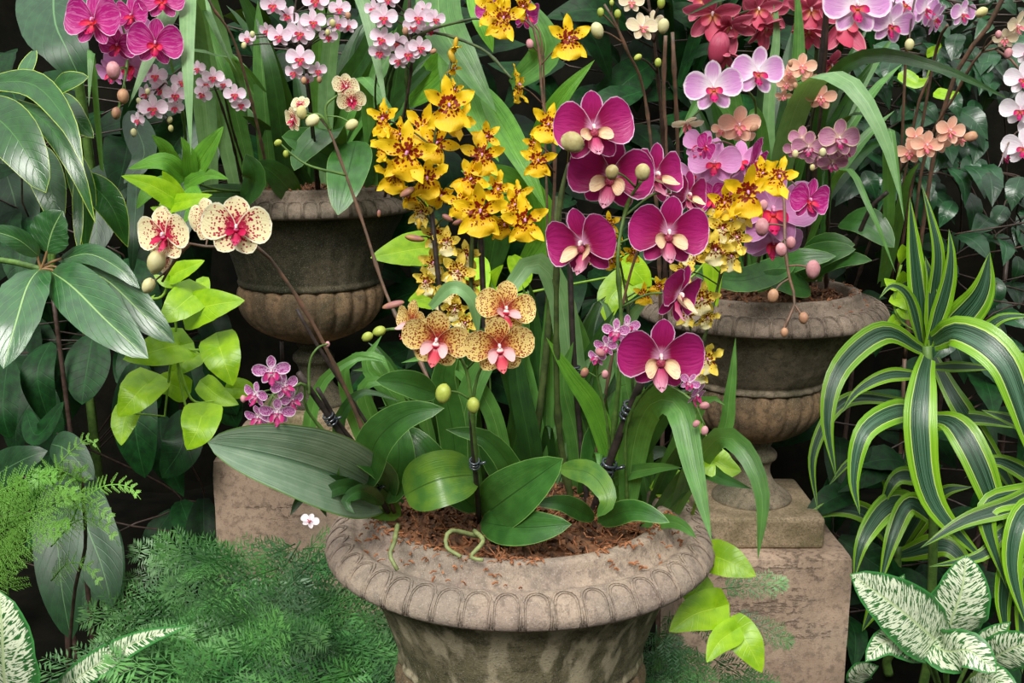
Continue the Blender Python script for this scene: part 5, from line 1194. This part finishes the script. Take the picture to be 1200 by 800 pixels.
# ------------------------------------------------------------ small-leaved creeper on the bank and the shaded shrubs behind
def leafset(m, L, W, prof, n=4, **k):
    out = []
    for i in range(n):
        g = G(); c = [Vector((0, 0, 0)), Vector((L*.5, 0, R(.03, .12)*L)), Vector((L, R(-.06, .06)*L, -R(.05, .25)*L))]
        leaf_geo(g, c, W, prof, face=Vector((0, 0, 1)), fold=.14, arch=.12, wave=.05, nu=6, nv=10, **k); out.append(g.mesh('leaf', m))
    return out
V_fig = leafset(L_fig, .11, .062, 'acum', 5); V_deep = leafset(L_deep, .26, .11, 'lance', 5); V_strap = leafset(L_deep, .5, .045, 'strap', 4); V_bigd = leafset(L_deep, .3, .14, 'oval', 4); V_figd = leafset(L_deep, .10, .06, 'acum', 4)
def shrub(name, label, cat, base, box, Yr, n, vs, sc, mode, group=None, stemm=S_dark):
    b = P(*base); o = thing(name, label, cat, b, group); x0, y0, x1, y1 = box; pts = []
    for i in range(n):
        x, y, Y = R(x0, x1), R(y0, y1), R(*Yr); q = P(x, y, Y); pts.append(q)
        if mode == 'hang': d = Vector((R(-.7, .7), R(-.9, -.2), R(-1.1, -.1)))
        elif mode == 'up': d = Vector((R(-.6, .6), R(-.6, 0), R(.3, 1)))
        else: d = Vector((R(-1, 1), R(-.8, 0), R(-.7, .5)))
        d.normalize(); up = Vector((R(-.4, .4), -.7, .7 + R(-.3, .3))); Y_ = up.cross(d).normalized(); Z_ = d.cross(Y_).normalized()
        f = link('leaf', random.choice(vs), o); m = Matrix((d, Y_, Z_)).transposed().to_4x4() @ Matrix.Scale(R(*sc), 4); m.translation = q - b; f.matrix_local = m
    pts.sort(key=lambda q: q.z); g = G(); k = max(4, n // 9)
    for j in range(4):
        chain = [b] + [q + Vector((0, .02, 0)) for q in pts[j::k]]
        g.tube(spline(chain, 5 * len(chain)), .003, 5)
    part('stem', g, stemm, o); ground(o, b, .008, stemm); return o
shrub('creeping_fig', 'dark glossy creeper with pointed leaves behind the peach orchids, upper right', 'plant', (1110, 420, 3.8), (1000, 50, 1160, 230), (3.45, 3.8), 78, V_fig, (.8, 1.3), 'hang', 'glossy creepers on the shaded bank')
shrub('creeping_fig', 'dark glossy creeper down the right edge beside the striped leaves', 'plant', (1180, 460, 3.6), (1110, 190, 1230, 420), (3.3, 3.7), 50, V_fig, (.8, 1.3), 'hang', 'glossy creepers on the shaded bank')
shrub('creeping_fig', 'dark glossy creeper in the top right corner behind the blush orchids', 'plant', (1180, 300, 3.9), (1060, -30, 1240, 110), (3.5, 3.9), 70, V_fig, (.8, 1.2), 'hang', 'glossy creepers on the shaded bank')
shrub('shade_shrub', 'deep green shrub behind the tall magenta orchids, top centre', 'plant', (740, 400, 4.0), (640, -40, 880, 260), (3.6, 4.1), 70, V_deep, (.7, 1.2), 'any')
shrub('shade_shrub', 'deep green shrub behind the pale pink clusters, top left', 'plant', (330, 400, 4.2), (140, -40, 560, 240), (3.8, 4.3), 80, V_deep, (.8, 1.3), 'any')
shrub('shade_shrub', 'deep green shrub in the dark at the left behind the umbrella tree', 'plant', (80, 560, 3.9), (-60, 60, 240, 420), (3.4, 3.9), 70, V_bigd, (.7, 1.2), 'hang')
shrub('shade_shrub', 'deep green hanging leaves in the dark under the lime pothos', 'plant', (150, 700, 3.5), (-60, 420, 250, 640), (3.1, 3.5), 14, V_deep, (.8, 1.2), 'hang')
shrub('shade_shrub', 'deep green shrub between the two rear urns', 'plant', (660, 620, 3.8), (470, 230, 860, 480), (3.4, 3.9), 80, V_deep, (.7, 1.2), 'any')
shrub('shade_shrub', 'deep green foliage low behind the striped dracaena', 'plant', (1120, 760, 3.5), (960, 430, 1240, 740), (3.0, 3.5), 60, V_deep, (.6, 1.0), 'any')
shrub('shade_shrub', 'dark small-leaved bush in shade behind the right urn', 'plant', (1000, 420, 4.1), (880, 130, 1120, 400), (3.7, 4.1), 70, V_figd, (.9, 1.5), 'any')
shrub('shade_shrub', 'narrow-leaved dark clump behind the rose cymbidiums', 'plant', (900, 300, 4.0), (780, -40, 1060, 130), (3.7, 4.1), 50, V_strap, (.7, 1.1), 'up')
# fallen petal
o = thing('fallen_flower', 'small white and pink fallen flower lying on the ferns', 'flower', P(363, 610, 2.1))
flower(o, 'white', 363, 610, 2.1, 22, 20, -50, 30)
